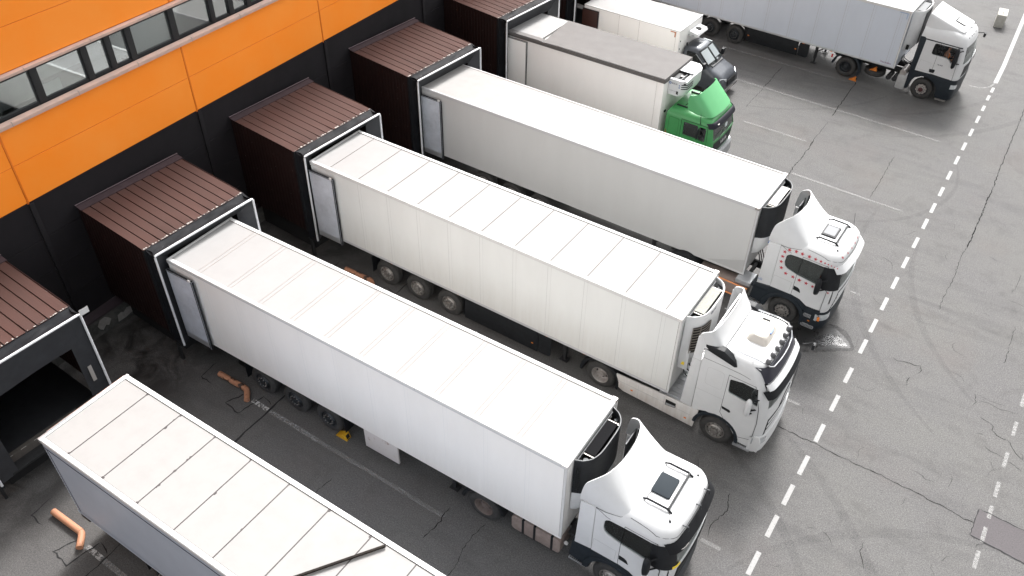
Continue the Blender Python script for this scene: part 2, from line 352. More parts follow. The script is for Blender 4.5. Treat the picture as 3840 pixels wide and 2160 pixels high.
CR = [([(21.31,2.29),(21.61,2.29),(22.03,2.22),(22.52,2.23),(22.88,2.18),(23.17,2.15),(23.56,2.15),(23.94,2.11),(24.31,2.11),(24.78,2.08),(25.15,2.03),(25.51,2.03),(25.88,1.97),(26.23,1.94),(26.58,1.91),(26.90,1.82),(27.20,1.81)],.026),
([(24.19,2.25),(24.27,2.11),(24.34,2.09)],.02),([(23.68,7.31),(23.90,7.25),(24.15,7.32),(24.41,7.32),(24.57,7.39),(24.64,7.19),(24.61,7.01)],.022),
([(24.39,6.69),(24.34,6.45),(24.38,6.19)],.022),([(24.58,7.59),(24.59,7.40)],.022),([(26.99,10.00),(27.01,9.48),(26.96,9.05)],.02),
([(26.36,7.03),(26.45,6.68),(26.37,6.40)],.02),([(26.54,6.78),(26.72,6.84),(26.97,6.81),(27.21,6.77),(27.62,6.87)],.014),
([(26.67,6.12),(26.90,5.99),(27.09,5.89),(27.08,5.70),(27.24,5.54),(27.43,5.54),(27.64,5.49),(27.74,5.23),(27.94,5.01),(28.10,4.93)],.022),
([(26.66,5.32),(26.92,5.37)],.015),([(26.92,4.93),(27.12,4.81),(27.44,4.76),(27.77,4.62),(28.10,4.48)],.016),
([(25.31,2.80),(25.49,2.78),(25.69,2.67),(25.94,2.69)],.017),([(26.36,3.19),(26.34,2.91),(26.31,2.70)],.012),
([(23.59,-0.73),(23.78,-0.82),(23.97,-1.05)],.013),([(24.68,-0.43),(24.66,-0.79),(24.77,-1.06),(24.90,-1.32)],.018),([(26.76,0.35),(26.63,0.07)],.015),
([(25.36,1.68),(25.30,1.45),(25.28,1.34)],.015),([(17.23,19.90),(17.28,19.24),(17.25,18.77),(17.24,18.25),(17.21,17.57),(17.16,16.90),(17.15,16.20)],.035),
([(20.76,20.50),(20.73,19.76),(20.73,18.95),(20.70,18.00),(20.68,17.31),(20.64,16.45)],.022),
([(25.3,30),(25.23,28.36),(25.15,25.71),(25.08,24.26),(25.05,22.89),(25.00,21.30),(25.00,20.08)],.035),([(25.00,20.08),(24.94,19.26),(24.92,18.23),(24.86,16.98),(24.82,16.02),(24.78,15.09)],.05),
([(24.78,15.09),(24.67,14.26),(24.67,13.52),(24.66,12.69),(24.60,11.96),(24.55,11.15),(24.56,10.69)],.018),
([(26.59,12.64),(26.89,12.63),(27.15,12.52)],.016),([(27.06,11.27),(27.02,10.53),(26.99,10.01)],.018),([(26.81,14.46),(26.76,13.62),(26.68,13.08)],.014),
([(25.58,15.00),(25.92,14.84)],.014),([(13.65,26.35),(13.60,25.54),(13.60,24.36),(13.55,23.52)],.03),([(13.55,23.52),(13.57,23.00),(13.52,22.19),(13.50,21.17)],.02),
([(17.43,26.77),(17.40,25.87),(17.39,24.70),(17.36,23.85),(17.34,23.16),(17.37,22.63)],.045),([(17.35,21.96),(17.30,21.00),(17.23,20.05),(17.28,19.21)],.022),
([(20.95,-.9),(21.1,-1.5),(20.9,-2.1),(20.95,-2.6)],.022),([(14.35,-5.6),(14.4,-6.2),(14.3,-6.8)],.03),([(15.5,-5.5),(15.4,-6.3),(15.55,-7.1),(15.5,-7.6)],.018),([(10.9,-6.6),(10.8,-7.2),(10.9,-7.9)],.02)]
rn = random.Random(9)
for i in range(46):
    x, y = rn.uniform(21.5, 29), rn.uniform(-4, 24); a = rn.uniform(0, 6.28); p = []
    for k in range(rn.randint(3, 7)): p.append((x, y)); a += rn.uniform(-.7, .7); x += math.cos(a)*.16; y += math.sin(a)*.16
    CR.append((p, rn.uniform(.006, .011)))
b = B()
for p, wd in CR: crack(b, p, wd, jit=.03 if wd > .012 else .02)
tag(b.done('asphalt_cracks', m_crack, weld=False), kind='structure')
b = B()
crack(b, [(7.49, -3.6), (7.49,-5.07),(7.50,-5.70),(7.49,-6.47),(7.55,-8.6)], .07, .02, .2, .006); crack(b, [(7.42,-11.2),(7.46,-11.88),(7.49,-14.5)], .05, .02, .2, .006); crack(b, [(7.45,-.5),(7.5,2.6)], .05, .02, .2, .006)
for yy in (-11.66, -5.42, .93):
    crack(b, [(4.55, yy+.35), (4.6, yy-.35), (5.1, yy-.4)], .05, .03, .12, .006); crack(b, [(6.4, yy-.1), (6.1, yy-.75), (6.75, yy-.85), (6.95, yy+.1)], .05, .03, .12, .006); crack(b, [(6.95, yy+.1), (7.4, yy-.05)], .04, .03, .12, .006)
tag(b.done('tar_seams', m_crackd, weld=False), kind='structure')
tag(B().prism([(27.22, 2.40), (29.9, 2.2), (30.0, 1.0), (27.14, 1.36)], 'z', .0, .006).done('asphalt_patch', mat('patch_asphalt', (.082, .074, .078), .85, var=.25, vscale=25, bump=.3, bscale=50)), kind='structure')
b = B(); crack(b, [(27.22, 2.40), (29.9, 2.2)], .035, .015, .1, .0095); crack(b, [(27.14, 1.36), (27.22, 2.4)], .035, .015, .1, .0095); crack(b, [(30, 1.0), (27.14, 1.36)], .045, .015, .1, .0095)
tag(b.done('patch_edge_seam', m_crackd, weld=False), kind='structure')
def blob(name, pts, m, z, n=4):
    P = [Vector((p[0], p[1], z)) for p in pts]; out = []; k = len(P)
    for i in range(k):
        for j in range(n):
            t = j/n; p0, p1, p2, p3 = P[i-1], P[i], P[(i+1) % k], P[(i+2) % k]
            q = .5*((2*p1)+(-p0+p2)*t+(2*p0-5*p1+4*p2-p3)*t*t+(-p0+3*p1-3*p2+p3)*t**3); out.append(q+Vector((rn.uniform(-.02, .02), rn.uniform(-.02, .02), 0)))
    return tag(B().add(out, [tuple(range(len(out)))]).done(name, m), kind='structure')
m_ty = worn('tyre_scuff', (.045, .044, .045), .50, 2.5, soft=.2, hi=.17)
b = B()
def arcmark(cx_, cy_, r_, a0_, a1_, wd):
    n_ = 30; A_ = []; C_ = []
    for i in range(n_+1):
        a = R(a0_+(a1_-a0_)*i/n_); k = wd*(.3+.7*math.sin(PI*i/n_))/2; A_.append((cx_+(r_+k)*math.cos(a), cy_+(r_+k)*math.sin(a), .0032)); C_.append((cx_+(r_-k)*math.cos(a), cy_+(r_-k)*math.sin(a), .0032))
    b.strip(A_, C_)
for q_ in ((14.5, 33.0, 12.2, -62, -18, .28), (14.5, 33.0, 10.1, -58, -22, .25), (33, 14, 12.0, 172, 232, .3), (33, 14, 9.9, 176, 228, .26), (14, -9, 13.5, 15, 62, .3), (14, -9, 11.6, 20, 66, .28), (11, 30, 9.0, -75, -25, .22), (30, -8, 9.5, 95, 150, .3), (18, 19.5, 5.6, -80, 20, .2)): arcmark(*q_)
tag(b.done('tyre_marks', m_ty, weld=False), kind='structure')
m_wet = worn('wet_asphalt', (.014, .0135, .014), .60, 2.4, rough=.55, soft=.05, hi=.92)
m_pud = worn('water_film', (.03, .03, .033), .52, 5, rough=.32, soft=.08, hi=.9)
blob('damp_edge', [(19.7, 6.1), (20.2, 7.1), (20.9, 7.6), (21.5, 7.85), (22.0, 7.75), (22.35, 7.3), (22.45, 6.9), (22.0, 6.6), (21.6, 6.3), (21.2, 6.0), (20.6, 5.8), (20.0, 5.6)], worn('damp_asphalt', (.030, .029, .029), .50, 3, soft=.14, hi=.75), .0042)
blob('wet_stain', [(20.0, 6.3), (20.35, 6.9), (20.9, 7.35), (21.3, 7.6), (21.75, 7.63), (22.19, 7.26), (22.32, 6.99), (21.98, 6.75), (21.70, 6.55), (21.44, 6.3), (21.15, 6.3), (20.70, 6.2), (20.2, 5.9)], m_wet, .005)
blob('puddle', [(21.15, 6.75), (21.4, 7.2), (21.8, 7.35), (22.15, 7.12), (22.2, 6.98), (21.8, 6.8), (21.55, 6.62), (21.3, 6.55)], m_pud, .009)
blob('oil_stain', [(5.6, -3.9), (6.0, -3.6), (6.3, -3.9), (6.1, -4.3), (5.5, -4.7), (5.1, -4.6), (5.3, -4.2)], mat('oil', (.012, .011, .011), .35, var=.3, vscale=8), .005)

# ------------------------------------------------------------ warehouse
m_or = mat('orange_wall_panel', (1.0, .255, .008), .6, var=.06, vscale=.35, bump=.03, bscale=30, col2=(1.0, .31, .035), spec=.4)
m_dk = mat('dark_wall_panel', (.0125, .0108, .013), .7, spec=.25, var=.25, vscale=1.2)
m_jo = mat('orange_panel_joint', (.55, .12, .006), .7)
m_jd = mat('dark_joint', (.04, .037, .04), .8)
m_ledge = mat('pinkish_window_ledge', (.66, .42, .34), .6, var=.3, vscale=6, stretch=(1, .3, 1), col2=(.42, .32, .28))
m_wfr = mat('black_window_frame', (.008, .009, .011), .35)
m_blind = bpy.data.materials.new('window_blind'); m_blind.use_nodes = True
_n = m_blind.node_tree.nodes; _l = m_blind.node_tree.links; _tc = _n.new('ShaderNodeTexCoord'); _w = _n.new('ShaderNodeTexWave'); _w.bands_direction = 'Z'; _w.inputs['Scale'].default_value = 9
_l.new(_tc.outputs['Object'], _w.inputs[0]); _cr = _n.new('ShaderNodeMix'); _cr.data_type = 'RGBA'; _cr.inputs[6].default_value = (.20, .21, .215, 1); _cr.inputs[7].default_value = (.75, .77, .78, 1)
_l.new(_w.outputs[0], _cr.inputs[0]); _l.new(_cr.outputs[2], _n['Principled BSDF'].inputs['Base Color'])
m_wgl = glass('office_window_glass', (.80, .82, .82), .28, .05)
S_ = 6.602; J0 = -6.573
wh = thing('warehouse_building', (0, 0, 0), 0, 'warehouse with orange upper panels, dark lower wall and black framed window band', 'building')
Y0, Y1 = -32.98, 46.24
joints = [J0+S_*k for k in range(-4, 9)]
WZ0, WZ1 = 8.25, 9.37
b = B()      # body behind and above
b.box(-14, -.30, Y0, Y1, 0, 11.9)
b.done('building_core', mat('dark_building_core', (.03, .03, .03), .9), wh)
rects = []
b = B(); b2 = B()
for k in range(len(joints)-1):
    ya, yb = joints[k]+.03, joints[k+1]-.03
    for z0, z1 in ((5.66, 6.895), (6.91, 8.06), (9.52, 10.675), (10.69, 12.0)): b.box(-.28, random.uniform(-.002, .002), ya, yb, z0, z1)
    for z0, z1 in ((.86, 1.9), (1.91, 3.10), (3.11, 4.30), (4.31, 5.645)): b2.box(-.28, -.015+random.uniform(-.002, .002), ya, yb, z0, z1)
b.done('orange_wall_panels', m_or, wh, bevel=.006, seg=1)
b2.done('dark_wall_panels', m_dk, wh, bevel=.006, seg=1)
b = B(); b.box(-.28, -.02, Y0, Y1, 5.6, 8.1); b.box(-.28, -.02, Y0, Y1, 9.5, 12.0)
b.done('orange_joint_backing', m_jo, wh)
b = B(); b.box(-.28, -.04, Y0, Y1, .8, 5.63)
b.done('dark_joint_backing', m_jd, wh)
for y in joints: B().prism([(y-.02, .86), (y+.14, .86), (y+.14, 5.60), (y-.02, 5.60)], 'a', -.02, .035).done('joint_cover_strip', m_dk, wh, bevel=.01)
_jm = mat('orange_joint_cover', (.72, .17, .006), .6)
for y in joints:
    for z0, z1 in ((5.66, 8.06), (9.52, 12)): B().box(-.03, .012, y-.025, y+.025, z0, z1).done('orange_joint_cover', _jm, wh, bevel=.005)
b = B(); b.prism([(-.02, 8.24), (-.02, 8.06), (.10, 8.06), (.10, 8.17)], 'l', Y0, Y1); b.prism([(-.02, 9.50), (-.02, 9.38), (.09, 9.38), (.09, 9.46)], 'l', Y0, Y1)
o = b.done('window_ledge', m_ledge, wh, bevel=.008)
b = B()
for k in range(-12, 20):
    y = k*2.2+.45; b.box(-.01, .103, y, y+.015, 8.055, 8.20); b.box(-.01, .093, y+.9, y+.915, 9.375, 9.48)
b.done('ledge_joint', m_seam, wh)
b = B(); b.prism([(0, .87), (0, .83), (.29, .75), (.30, .70), (.31, .70), (.31, .765)], 'l', Y0, Y1)
b.done('base_flashing', mat('mauve_metal_flashing', (.055, .04, .048), .4, metal=.2, var=.2, vscale=4), wh)
m_plin = mat('old_concrete_plinth', (.095, .095, .088), .9, col2=(.05, .05, .048), vscale=2.5, thr=(.42, .58), bump=.3, bscale=20)
b = B(); b.box(-.28, .27, Y0, Y1, 0, .76)
b.done('plinth', m_plin, wh)
pp = [(-6.24, .42), (-6.1, .60), (-5.9, .61), (-5.78, .50), (-5.70, .38), (-5.85, .20), (-5.95, .28), (-6.1, .16), (-6.2, .26)]
b = B(); b.prism(pp, 'a', .268, .276); b.prism([(-5.5, .06), (-5.45, .33), (-5.3, .37), (-5.2, .30), (-5.05, .40), (-4.9, .36), (-4.9, .1), (-5.2, .05)], 'a', .268, .274)
b.done('plaster_patch', mat('pale_plaster', (.30, .29, .275), .9, var=.3, vscale=8), wh)
wins = []
pat = {-1: ((-6.45, -5.05), (-4.87, -3.37), (-3.2, -2.53), (-2.37, -1.78), (-1.6, -.1)), 0: ((.09, 1.55), (1.71, 2.38), (2.56, 3.2), (3.37, 4.85), (5.02, 6.45))}
for k in range(-4, 7):
    p = pat[-1] if k % 2 else pat[0]; off = (k+1)*S_ if k % 2 else k*S_
    for a_, b_ in p: wins.append((a_+off, b_+off))
fr = B(); fr.box(-.27, -.16, Y0, Y1, WZ0-.05, WZ0+.05); fr.box(-.27, -.06, Y0, Y1, WZ0-.06, WZ0+.035); fr.box(-.27, -.06, Y0, Y1, WZ1-.06, WZ1+.03)
ys = sorted(wins)
for (a_, b_), (c_, d_) in zip(ys, ys[1:]): fr.box(-.27, -.04, b_-.015, c_+.015, WZ0, WZ1)
fr.done('window_mullions', m_wfr, wh, bevel=.008)
rw = random.Random(3)
for i, (a_, b_) in enumerate(ys):
    if b_ < -9 or a_ > 6: continue
    f = B(); 
    f.box(-.20, -.07, a_, a_+.05, WZ0+.03, WZ1-.05); f.box(-.20, -.07, b_-.05, b_, WZ0+.03, WZ1-.05)
    f.box(-.20, -.07, a_+.05, b_-.05, WZ0+.035, WZ0+.08); f.box(-.20, -.07, a_+.05, b_-.05, WZ1-.11, WZ1-.06)
    o = f.done('window', m_wfr, wh, bevel=.004)
    B().box(-.125, -.115, a_+.05, b_-.05, WZ0+.08, WZ1-.11).done('pane', m_wgl, o)
    dz = rw.choice([.0, .0, .30, .5, .12]); zz = WZ0+.06+dz; sl = rw.choice([0, .0, .02])
    B().prism([(a_+.03, zz), (b_-.03, zz+sl), (b_-.03, WZ1-.06), (a_+.03, WZ1-.06)], 'a', -.22, -.205).done('blind', m_blind, o)
    if rw.random() < .6: B().box(-.26, -.245, a_+.1, a_+.1+(b_-a_)*.4, WZ0+.05, WZ0+.4).done('curtain', m_paper, o)

# ------------------------------------------------------------ dock shelters
m_brr = mat('brown_roof_sheet', (.078, .040, .034), .7, var=.25, vscale=1.5, stretch=(.3, 1, 1), col2=(.066, .039, .034), spec=.12)
m_brs = mat('brown_side_sheet', (.017, .0065, .0058), .55, spec=.3, var=.3, vscale=2)
m_flash = mat('mauve_roof_flashing', (.050, .034, .039), .65, spec=.2, var=.2, vscale=3)
m_vin = mat('black_vinyl_curtain', (.012, .013, .016), .65, spec=.15, var=.4, vscale=3, bump=.5, bscale=4)
m_vin2 = mat('black_curtain_flap', (.03, .032, .037), .6, var=.35, vscale=2.5, bump=.1, bscale=8)
m_frm = mat('grey_white_frame_tube', (.66, .67, .69), .4, var=.3, vscale=8, thr=(.5, .8))
m_chip = mat('bare_chipped_edge', (.36, .34, .32), .6)
m_pit = mat('dock_pit', (.012, .012, .013), .9)
AY, AW = -5.465, 3.775
SH = {-1: (-11.80, 3.72, -.07), 0: (-5.24, 3.75, -.08), 1: (1.32, 3.80, -.088), 2: (8.06, 3.90, -.115), 3: (14.85, 3.98, -.13), 4: (21.6, 4.0, -.15)}
def shelter(k, label, occupied=True, seed=0, htr=4.2):
    rr = random.Random(seed); y0, W_, rz_ = SH[k]
    t = thing('dock_shelter', (0, y0, 0), rz_, label, 'dock shelter', 'dock shelters along the warehouse wall')
    zx = lambda x: 4.725-.036*x
    # roof, grooves run away from the wall
    n = 12; pitch = (W_+.06)/n; prof = []
    for i in range(n):
        y = -.03+i*pitch
        prof += [(y, .0), (y+pitch*.86, .0), (y+pitch*.885, -.045), (y+pitch*.955, -.045), (y+pitch*.98, .0)]
    prof.append((-.03+n*pitch, 0))
    b = B(); xs = [.03+i*(3.4-.03)/8 for i in range(9)]
    sag = [rr.uniform(-.012, .0) for _ in prof]
    def rf(x, j): return (x, prof[j][0], zx(x)+prof[j][1]+(sag[j]*2.0 if x > 3 else 0))
    for x1_, x2_ in zip(xs, xs[1:]): b.strip([rf(x1_, j) for j in range(len(prof))], [rf(x2_, j) for j in range(len(prof))])
    b.done('roof', m_brr, t, solid=.004)
    b = B()
    for i in range(n):            # bare metal where the eave paint has flaked
        y = -.03+i*pitch+.02
        while y < -.03+(i+1)*pitch-.05:
            wd = rr.uniform(.015, .10); h = rr.uniform(.01, .07)
            if rr.random() < .8:
                yy = min(y+wd, -.03+(i+1)*pitch-.05)
                b.add([(3.395, y, zx(3.395)+.0035+0*h), (3.395, yy, zx(3.395)+.0035), (3.395-h*rr.uniform(.6, 1), yy-.01, zx(3.39-h)+.0035), (3.395-h, y+.008, zx(3.395-h)+.0035)], [(0, 1, 2, 3)])
            y += wd+rr.uniform(0, .03)
    for i in range(26):
        x = rr.uniform(.6, 3.2); y = -.03+pitch*rr.randint(0, n-1)+pitch*rr.uniform(.78, .84); r = .008; b.add([(x, y, zx(x)+.006), (x+r, y, zx(x)+.006), (x+r, y+r, zx(x)+.006), (x, y+r, zx(x)+.006)], [(0, 1, 2, 3)])
    b.done('flaked_roof_edge', m_chip, t)
    b = B(); b.prism([(.03, 4.80), (.045, 4.80), (.047, 4.765), (.32, 4.738), (.32, 4.722), (.03, 4.75)], 'l', -.05, W_+.05)
    b.done('wall_flashing', m_flash, t)
    B().box(.02, .055, -.06, W_+.06, 4.80, 4.812).done('flashing_edge', mat('flashing_edge', (.13, .1, .11), .5), t)
    # side sheets
    for l in (0, W_):
        b = B(); P = []; Q = []; x = .03; i = 0
        while x < 3.33:
            d = (.0 if i % 4 < 2 else .012)*(1 if l else -1)
            P.append((x, l+d, 1.12)); Q.append((x, l+d, zx(x)-.03)); x += (.11, .015, .035, .015)[i % 4]; i += 1
        b.strip(P, Q); o = b.done('side_panel', m_brs, t, solid=.004)
        B().box(3.30, 3.40, l-.02 if l else -.035, l+.035 if l else .02, 1.12, zx(3.38)-.03).done('corner_trim', m_blk, t, bevel=.004)
        bb = B()
        for q in range(16):
            bb.box(.42+rr.uniform(0, 2.8), 0, 0, 0, 0, 0) if 0 else None
            x = rr.uniform(.2, 3.2); z = rr.uniform(1.2, 4.3); y = l+(.03 if l else -.03); bb.box(x, x+.012, y-.002, y+.002, z, z+.012)
        bb.done('rivets', m_chip, o)
    # frame in front
    XF = 3.85; zt, zb = 4.55, .84; yn, yf = .02, W_+.02
    cr = [(XF, yn, zb), (XF, yn, zt-.06), (XF, yn+.02, zt-.015), (XF, yn+.07, zt), (XF, yf-.07, zt), (XF, yf-.02, zt-.015), (XF, yf, zt-.06), (XF, yf, zb)]
    if k == 1: cr[0:1] = [(XF-.04, yn, zb), (XF-.02, yn-.0, 3.2), (XF+.03, yn-.03, 4.0)]
    b = B(); b.tube(cr, .036, 8); b.done('frame_tube', m_frm, t)
    # vinyl between the roof edge and the frame
    def top(u, v):
        y = yn+(yf-yn)*u; x = 3.36+(XF-3.36)*v; e = math.sin(PI*v)
        q = mnoise.noise(Vector((u*5.5, v*1.5, seed*3.1)))+.5*mnoise.noise(Vector((u*13+v*5, v*2, seed)))
        z = (4.60+(zt+.0-4.60)*v)-.07*e+.055*q*e
        return (x+.03*q*e, y, z)
    B().grid(top, 60, 10).done('top_curtain', m_vin, t, smooth=80, solid=.006)
    for l, s in ((0, -1), (W_, 1)):
        def sidec(u, v):
            z = zb+(zt-zb+.03)*u; e = math.sin(PI*v)
            return (3.36+(XF-3.36)*v, l+(.02 if l else .0)+s*(-.09*e*(1 if s < 0 else 1)+.012*math.sin(u*17+seed)*e), z)
        B().grid(sidec, 26, 6).done('side_curtain', m_vin, t, smooth=80, solid=.006)
        B().box(3.36, 3.9, l-.04, l+.06, zb-.06, zb).done('bottom_bar', m_blk, t, bevel=.01)
        B().box(3.40, 3.55, l-.03, l+.05, .0, zb-.06).done('leg', m_blk2, t, bevel=.01)
    # flaps
    if occupied:
        zr = htr-.02
        B().grid(lambda u, v: (XF-.02-.22*v, yn+.03+(yf-yn-.06)*u, zt-.02+(zr-zt)*v-.03*math.sin(u*PI)*v), 16, 4).done('head_flap', m_vin2, t, solid=.01, smooth=80)
        for l, s in ((yn, 1), (yf, -1)):
            B().grid(lambda u, v: (XF-.02-.25*v, l+s*(.03+.5*v), zb+(zt-zb-.04)*u), 8, 3).done('side_flap', m_vin2, t, solid=.01, smooth=80)
    else:
        B().grid(lambda u, v: (XF-.03-.06*v+.015*math.sin(u*9)*v, yn+.03+(yf-yn-.06)*u, zt-.02-.97*v-.03*math.sin(u*6)*v), 24, 6).done('head_flap', m_vin2, t, solid=.01, smooth=80)
        for l, s in ((yn, 1), (yf, -1)):
            B().grid(lambda u, v: (XF-.05-.03*v, l+s*(.03+.52*v), zb+(zt-zb-.05)*u), 12, 3).done('side_flap', m_vin2, t, solid=.01, smooth=80)
        B().box(XF-.035, XF-.028, W_-.36, W_-.25, 2.15, 2.75).done('guide_mark', m_chip, t)
        B().box(XF-.035, XF-.028, .25, .36, 2.15, 2.75).done('guide_mark', m_chip, t)
        B().box(3.9, 3.905, W_+.0, W_+.27, 4.5, 4.70).done('number_plate', mat('white_plate', (.6, .6, .6), .5), t)
        text('No parking under gate', 'plate_lettering', m_txt, t, .03, Matrix.Translation((3.907, W_+.01, 4.6)) @ Matrix.Rotation(PI/2, 4, 'Z') @ Matrix.Rotation(PI/2, 4, 'X')) if 0 else None
        B().box(.2, 3.3, .3, W_-.3, 1.10, 1.2).done('dock_leveller', mat('leveller_steel', (.02, .021, .024), .5, var=.4, vscale=3), t, bevel=.01)
        B().prism([(3.30, 1.19), (3.42, 1.17), (3.46, .80), (3.30, .78)], 'l', .45, W_-.95).done('leveller_lip', mat('worn_lip', (.09, .08, .072), .6, var=.3, vscale=5), t, bevel=.01)
        b = B()
        for q in range(6): b.box(3.425, 3.435, .55+q*.4, .55+q*.4+.16, 1.165, 1.18)
        b.done('lip_edge_wear', m_chip, t)
        B().box(3.3, 3.78, .05, W_-.05, .84, .93).done('front_beam', m_blk2, t, bevel=.01)
    B().box(.28, 3.2, .35, W_-.35, .0, 1.05).done('dock_pit_wall', m_pit, t)
    B().box(.02, .06, .2, W_-.2, 1.2, 4.4).done('dock_door', mat('dock_door', (.03, .03, .032), .6), t)
    return t
shelter(-1, 'open empty dock shelter nearest the camera, with no truck backed into it', False, 3)
shelter(0, 'brown roofed dock shelter over the trailer with the yellow wheel chock', True, 1, 4.21)
shelter(1, 'brown roofed dock shelter over the trailer of the cab with roof lamps', True, 5, 4.28)
shelter(2, 'brown roofed dock shelter with white scrapes over the plain grey sided trailer', True, 7, 4.06)
shelter(3, 'dock shelter over the tarpaulin topped box of the green truck', True, 11, 3.95)
shelter(4, 'farthest dock shelter, over the rear of the small box van', True, 13, 3.1)

# ------------------------------------------------------------ wheels
TY = [(.30, .02), (.335, .0), (.43, -.005), (.485, .02), (.515, .06), (.52, .10), (.505, .11), (.505, .125), (.52, .135), (.52, .20), (.505, .21), (.505, .225), (.52, .235), (.52, .27), (.50, .32), (.43, .345), (.30, .33), (.30, .02)]
def bolts(b, r, n, y, rad=.018, h=.03, ph=0):
    for i in range(n):
        a = 2*PI*i/n+ph; b.lathe([(0, -h), (rad*.7, -h), (rad, -h*.6), (rad, 0)], (r*math.cos(a), y, r*math.sin(a)), 8)
def discs(b, r, n, y, rad=.03, ph=0):
    for i in range(n):
        a = 2*PI*i/n+ph; b.add([(r*math.cos(a)+rad*math.cos(t*PI/5), y, r*math.sin(a)+rad*math.sin(t*PI/5)) for t in range(10)], [tuple(range(10))])
def rim_steer(mr, mb, red=False):
    b = B(); b.mat(0).lathe([(.31, .03), (.298, .0), (.285, .0), (.275, .03), (.262, .05), (.23, .045), (.205, -.0), (.19, -.012), (.145, -.012), (.14, .01), (.10, .012), (.095, -.05), (.06, -.06), (0, -.06)], (0, 0, 0), 32)
    b.mat(1); bolts(b, .167, 10, -.012); b.mat(2); discs(b, .232, 10, .036, .026)
    return b, [mr, mb, m_hole]
def rim_drive(mr, mb):
    b = B(); b.mat(0).lathe([(.31, .03), (.30, .0), (.285, .01), (.275, .05), (.262, .17), (.22, .20), (.15, .20), (.145, .14), (.11, .12), (.10, .06), (.05, .05), (0, .05)], (0, 0, 0), 32)
    b.mat(1); bolts(b, .18, 10, .20); b.mat(2); discs(b, .225, 8, .192, .03)
    return b, [mr, mb, m_hole]
def rim_scal(mr, mb, hub=None):
    n = 10; b = B(); b.mat(2).lathe([(.31, .03), (.30, .0), (.285, .01), (.27, .08), (.0, .09)], (0, 0, 0), 32)
    pts = []
    for i in range(n*6): a = 2*PI*i/(n*6); r_ = .262 if (i % 6) in (0, 1, 2, 3) else .225; pts.append((r_*math.cos(a), r_*math.sin(a)))
    b.mat(0).prism(pts, 'l', .0, .06); b.lathe([(.20, 0), (.195, -.01), (.13, -.012), (.125, -.045), (.10, -.055), (0, -.055)], (0, 0, 0), 28)
    b.mat(1); bolts(b, .167, 10, -.01)
    if hub: b.mat(3).lathe([(.118, -.06), (.11, -.065), (0, -.065)], (0, 0, 0), 20)
    return b, [mr, mb, m_rimd]+([hub] if hub else [])
tyre0 = None
def wheel(parent, a, l, rim, z=.51, flip=False, double=False, s=1.0):
    global tyre0
    key = rim
    if key not in WH:
        fn, args = RIMS[key]; bb, ms = fn(*args); WH[key] = [bb.mesh('wheel'), ms]
        for m in ms: WH[key][0].materials.append(m)
    if 'ty' not in WH:
        WH['ty'] = B().lathe(TY, (0, 0, 0), 40).mesh('tyre'); WH['ty'].materials.append(m_rub)
    o = link(bpy.data.objects.new('wheel', WH[key][0])); o.parent = parent; o.location = (a, l, z); o.rotation_euler = (0, random.uniform(0, .6), PI if flip else 0); o.scale = (s, s, s)
    for d in ((0, .36) if double else (0,)):
        t = link(bpy.data.objects.new('tyre', WH['ty'])); t.parent = o; t.location = (0, d, 0)
    return o
WH = {}
RIMS = {'trail': (rim_steer, (m_rimg, m_bolt)), 'traildark': (rim_steer, (m_rimd, m_rimg)), 'steer': (rim_steer, (m_rimg, m_bolt)), 'scal': (rim_scal, (m_rimg, m_rimd)),
        'drive': (rim_drive, (m_rimw, m_rimd)), 'drivedark': (rim_drive, (m_rimd, m_rimd)), 'driverust': (rim_drive, (mat('dusty_brown_rim', (.17, .135, .12), .7, var=.3, vscale=12), m_rimd)), 'white': (rim_scal, (m_rimw, m_rimd, mat('maroon_hub', (.06, .02, .022), .5)))}
def axle(parent, a, W_, rim, lo=.1, **k):
    wheel(parent, a, lo, rim, **k); wheel(parent, a, W_-lo, rim, flip=True, **k)

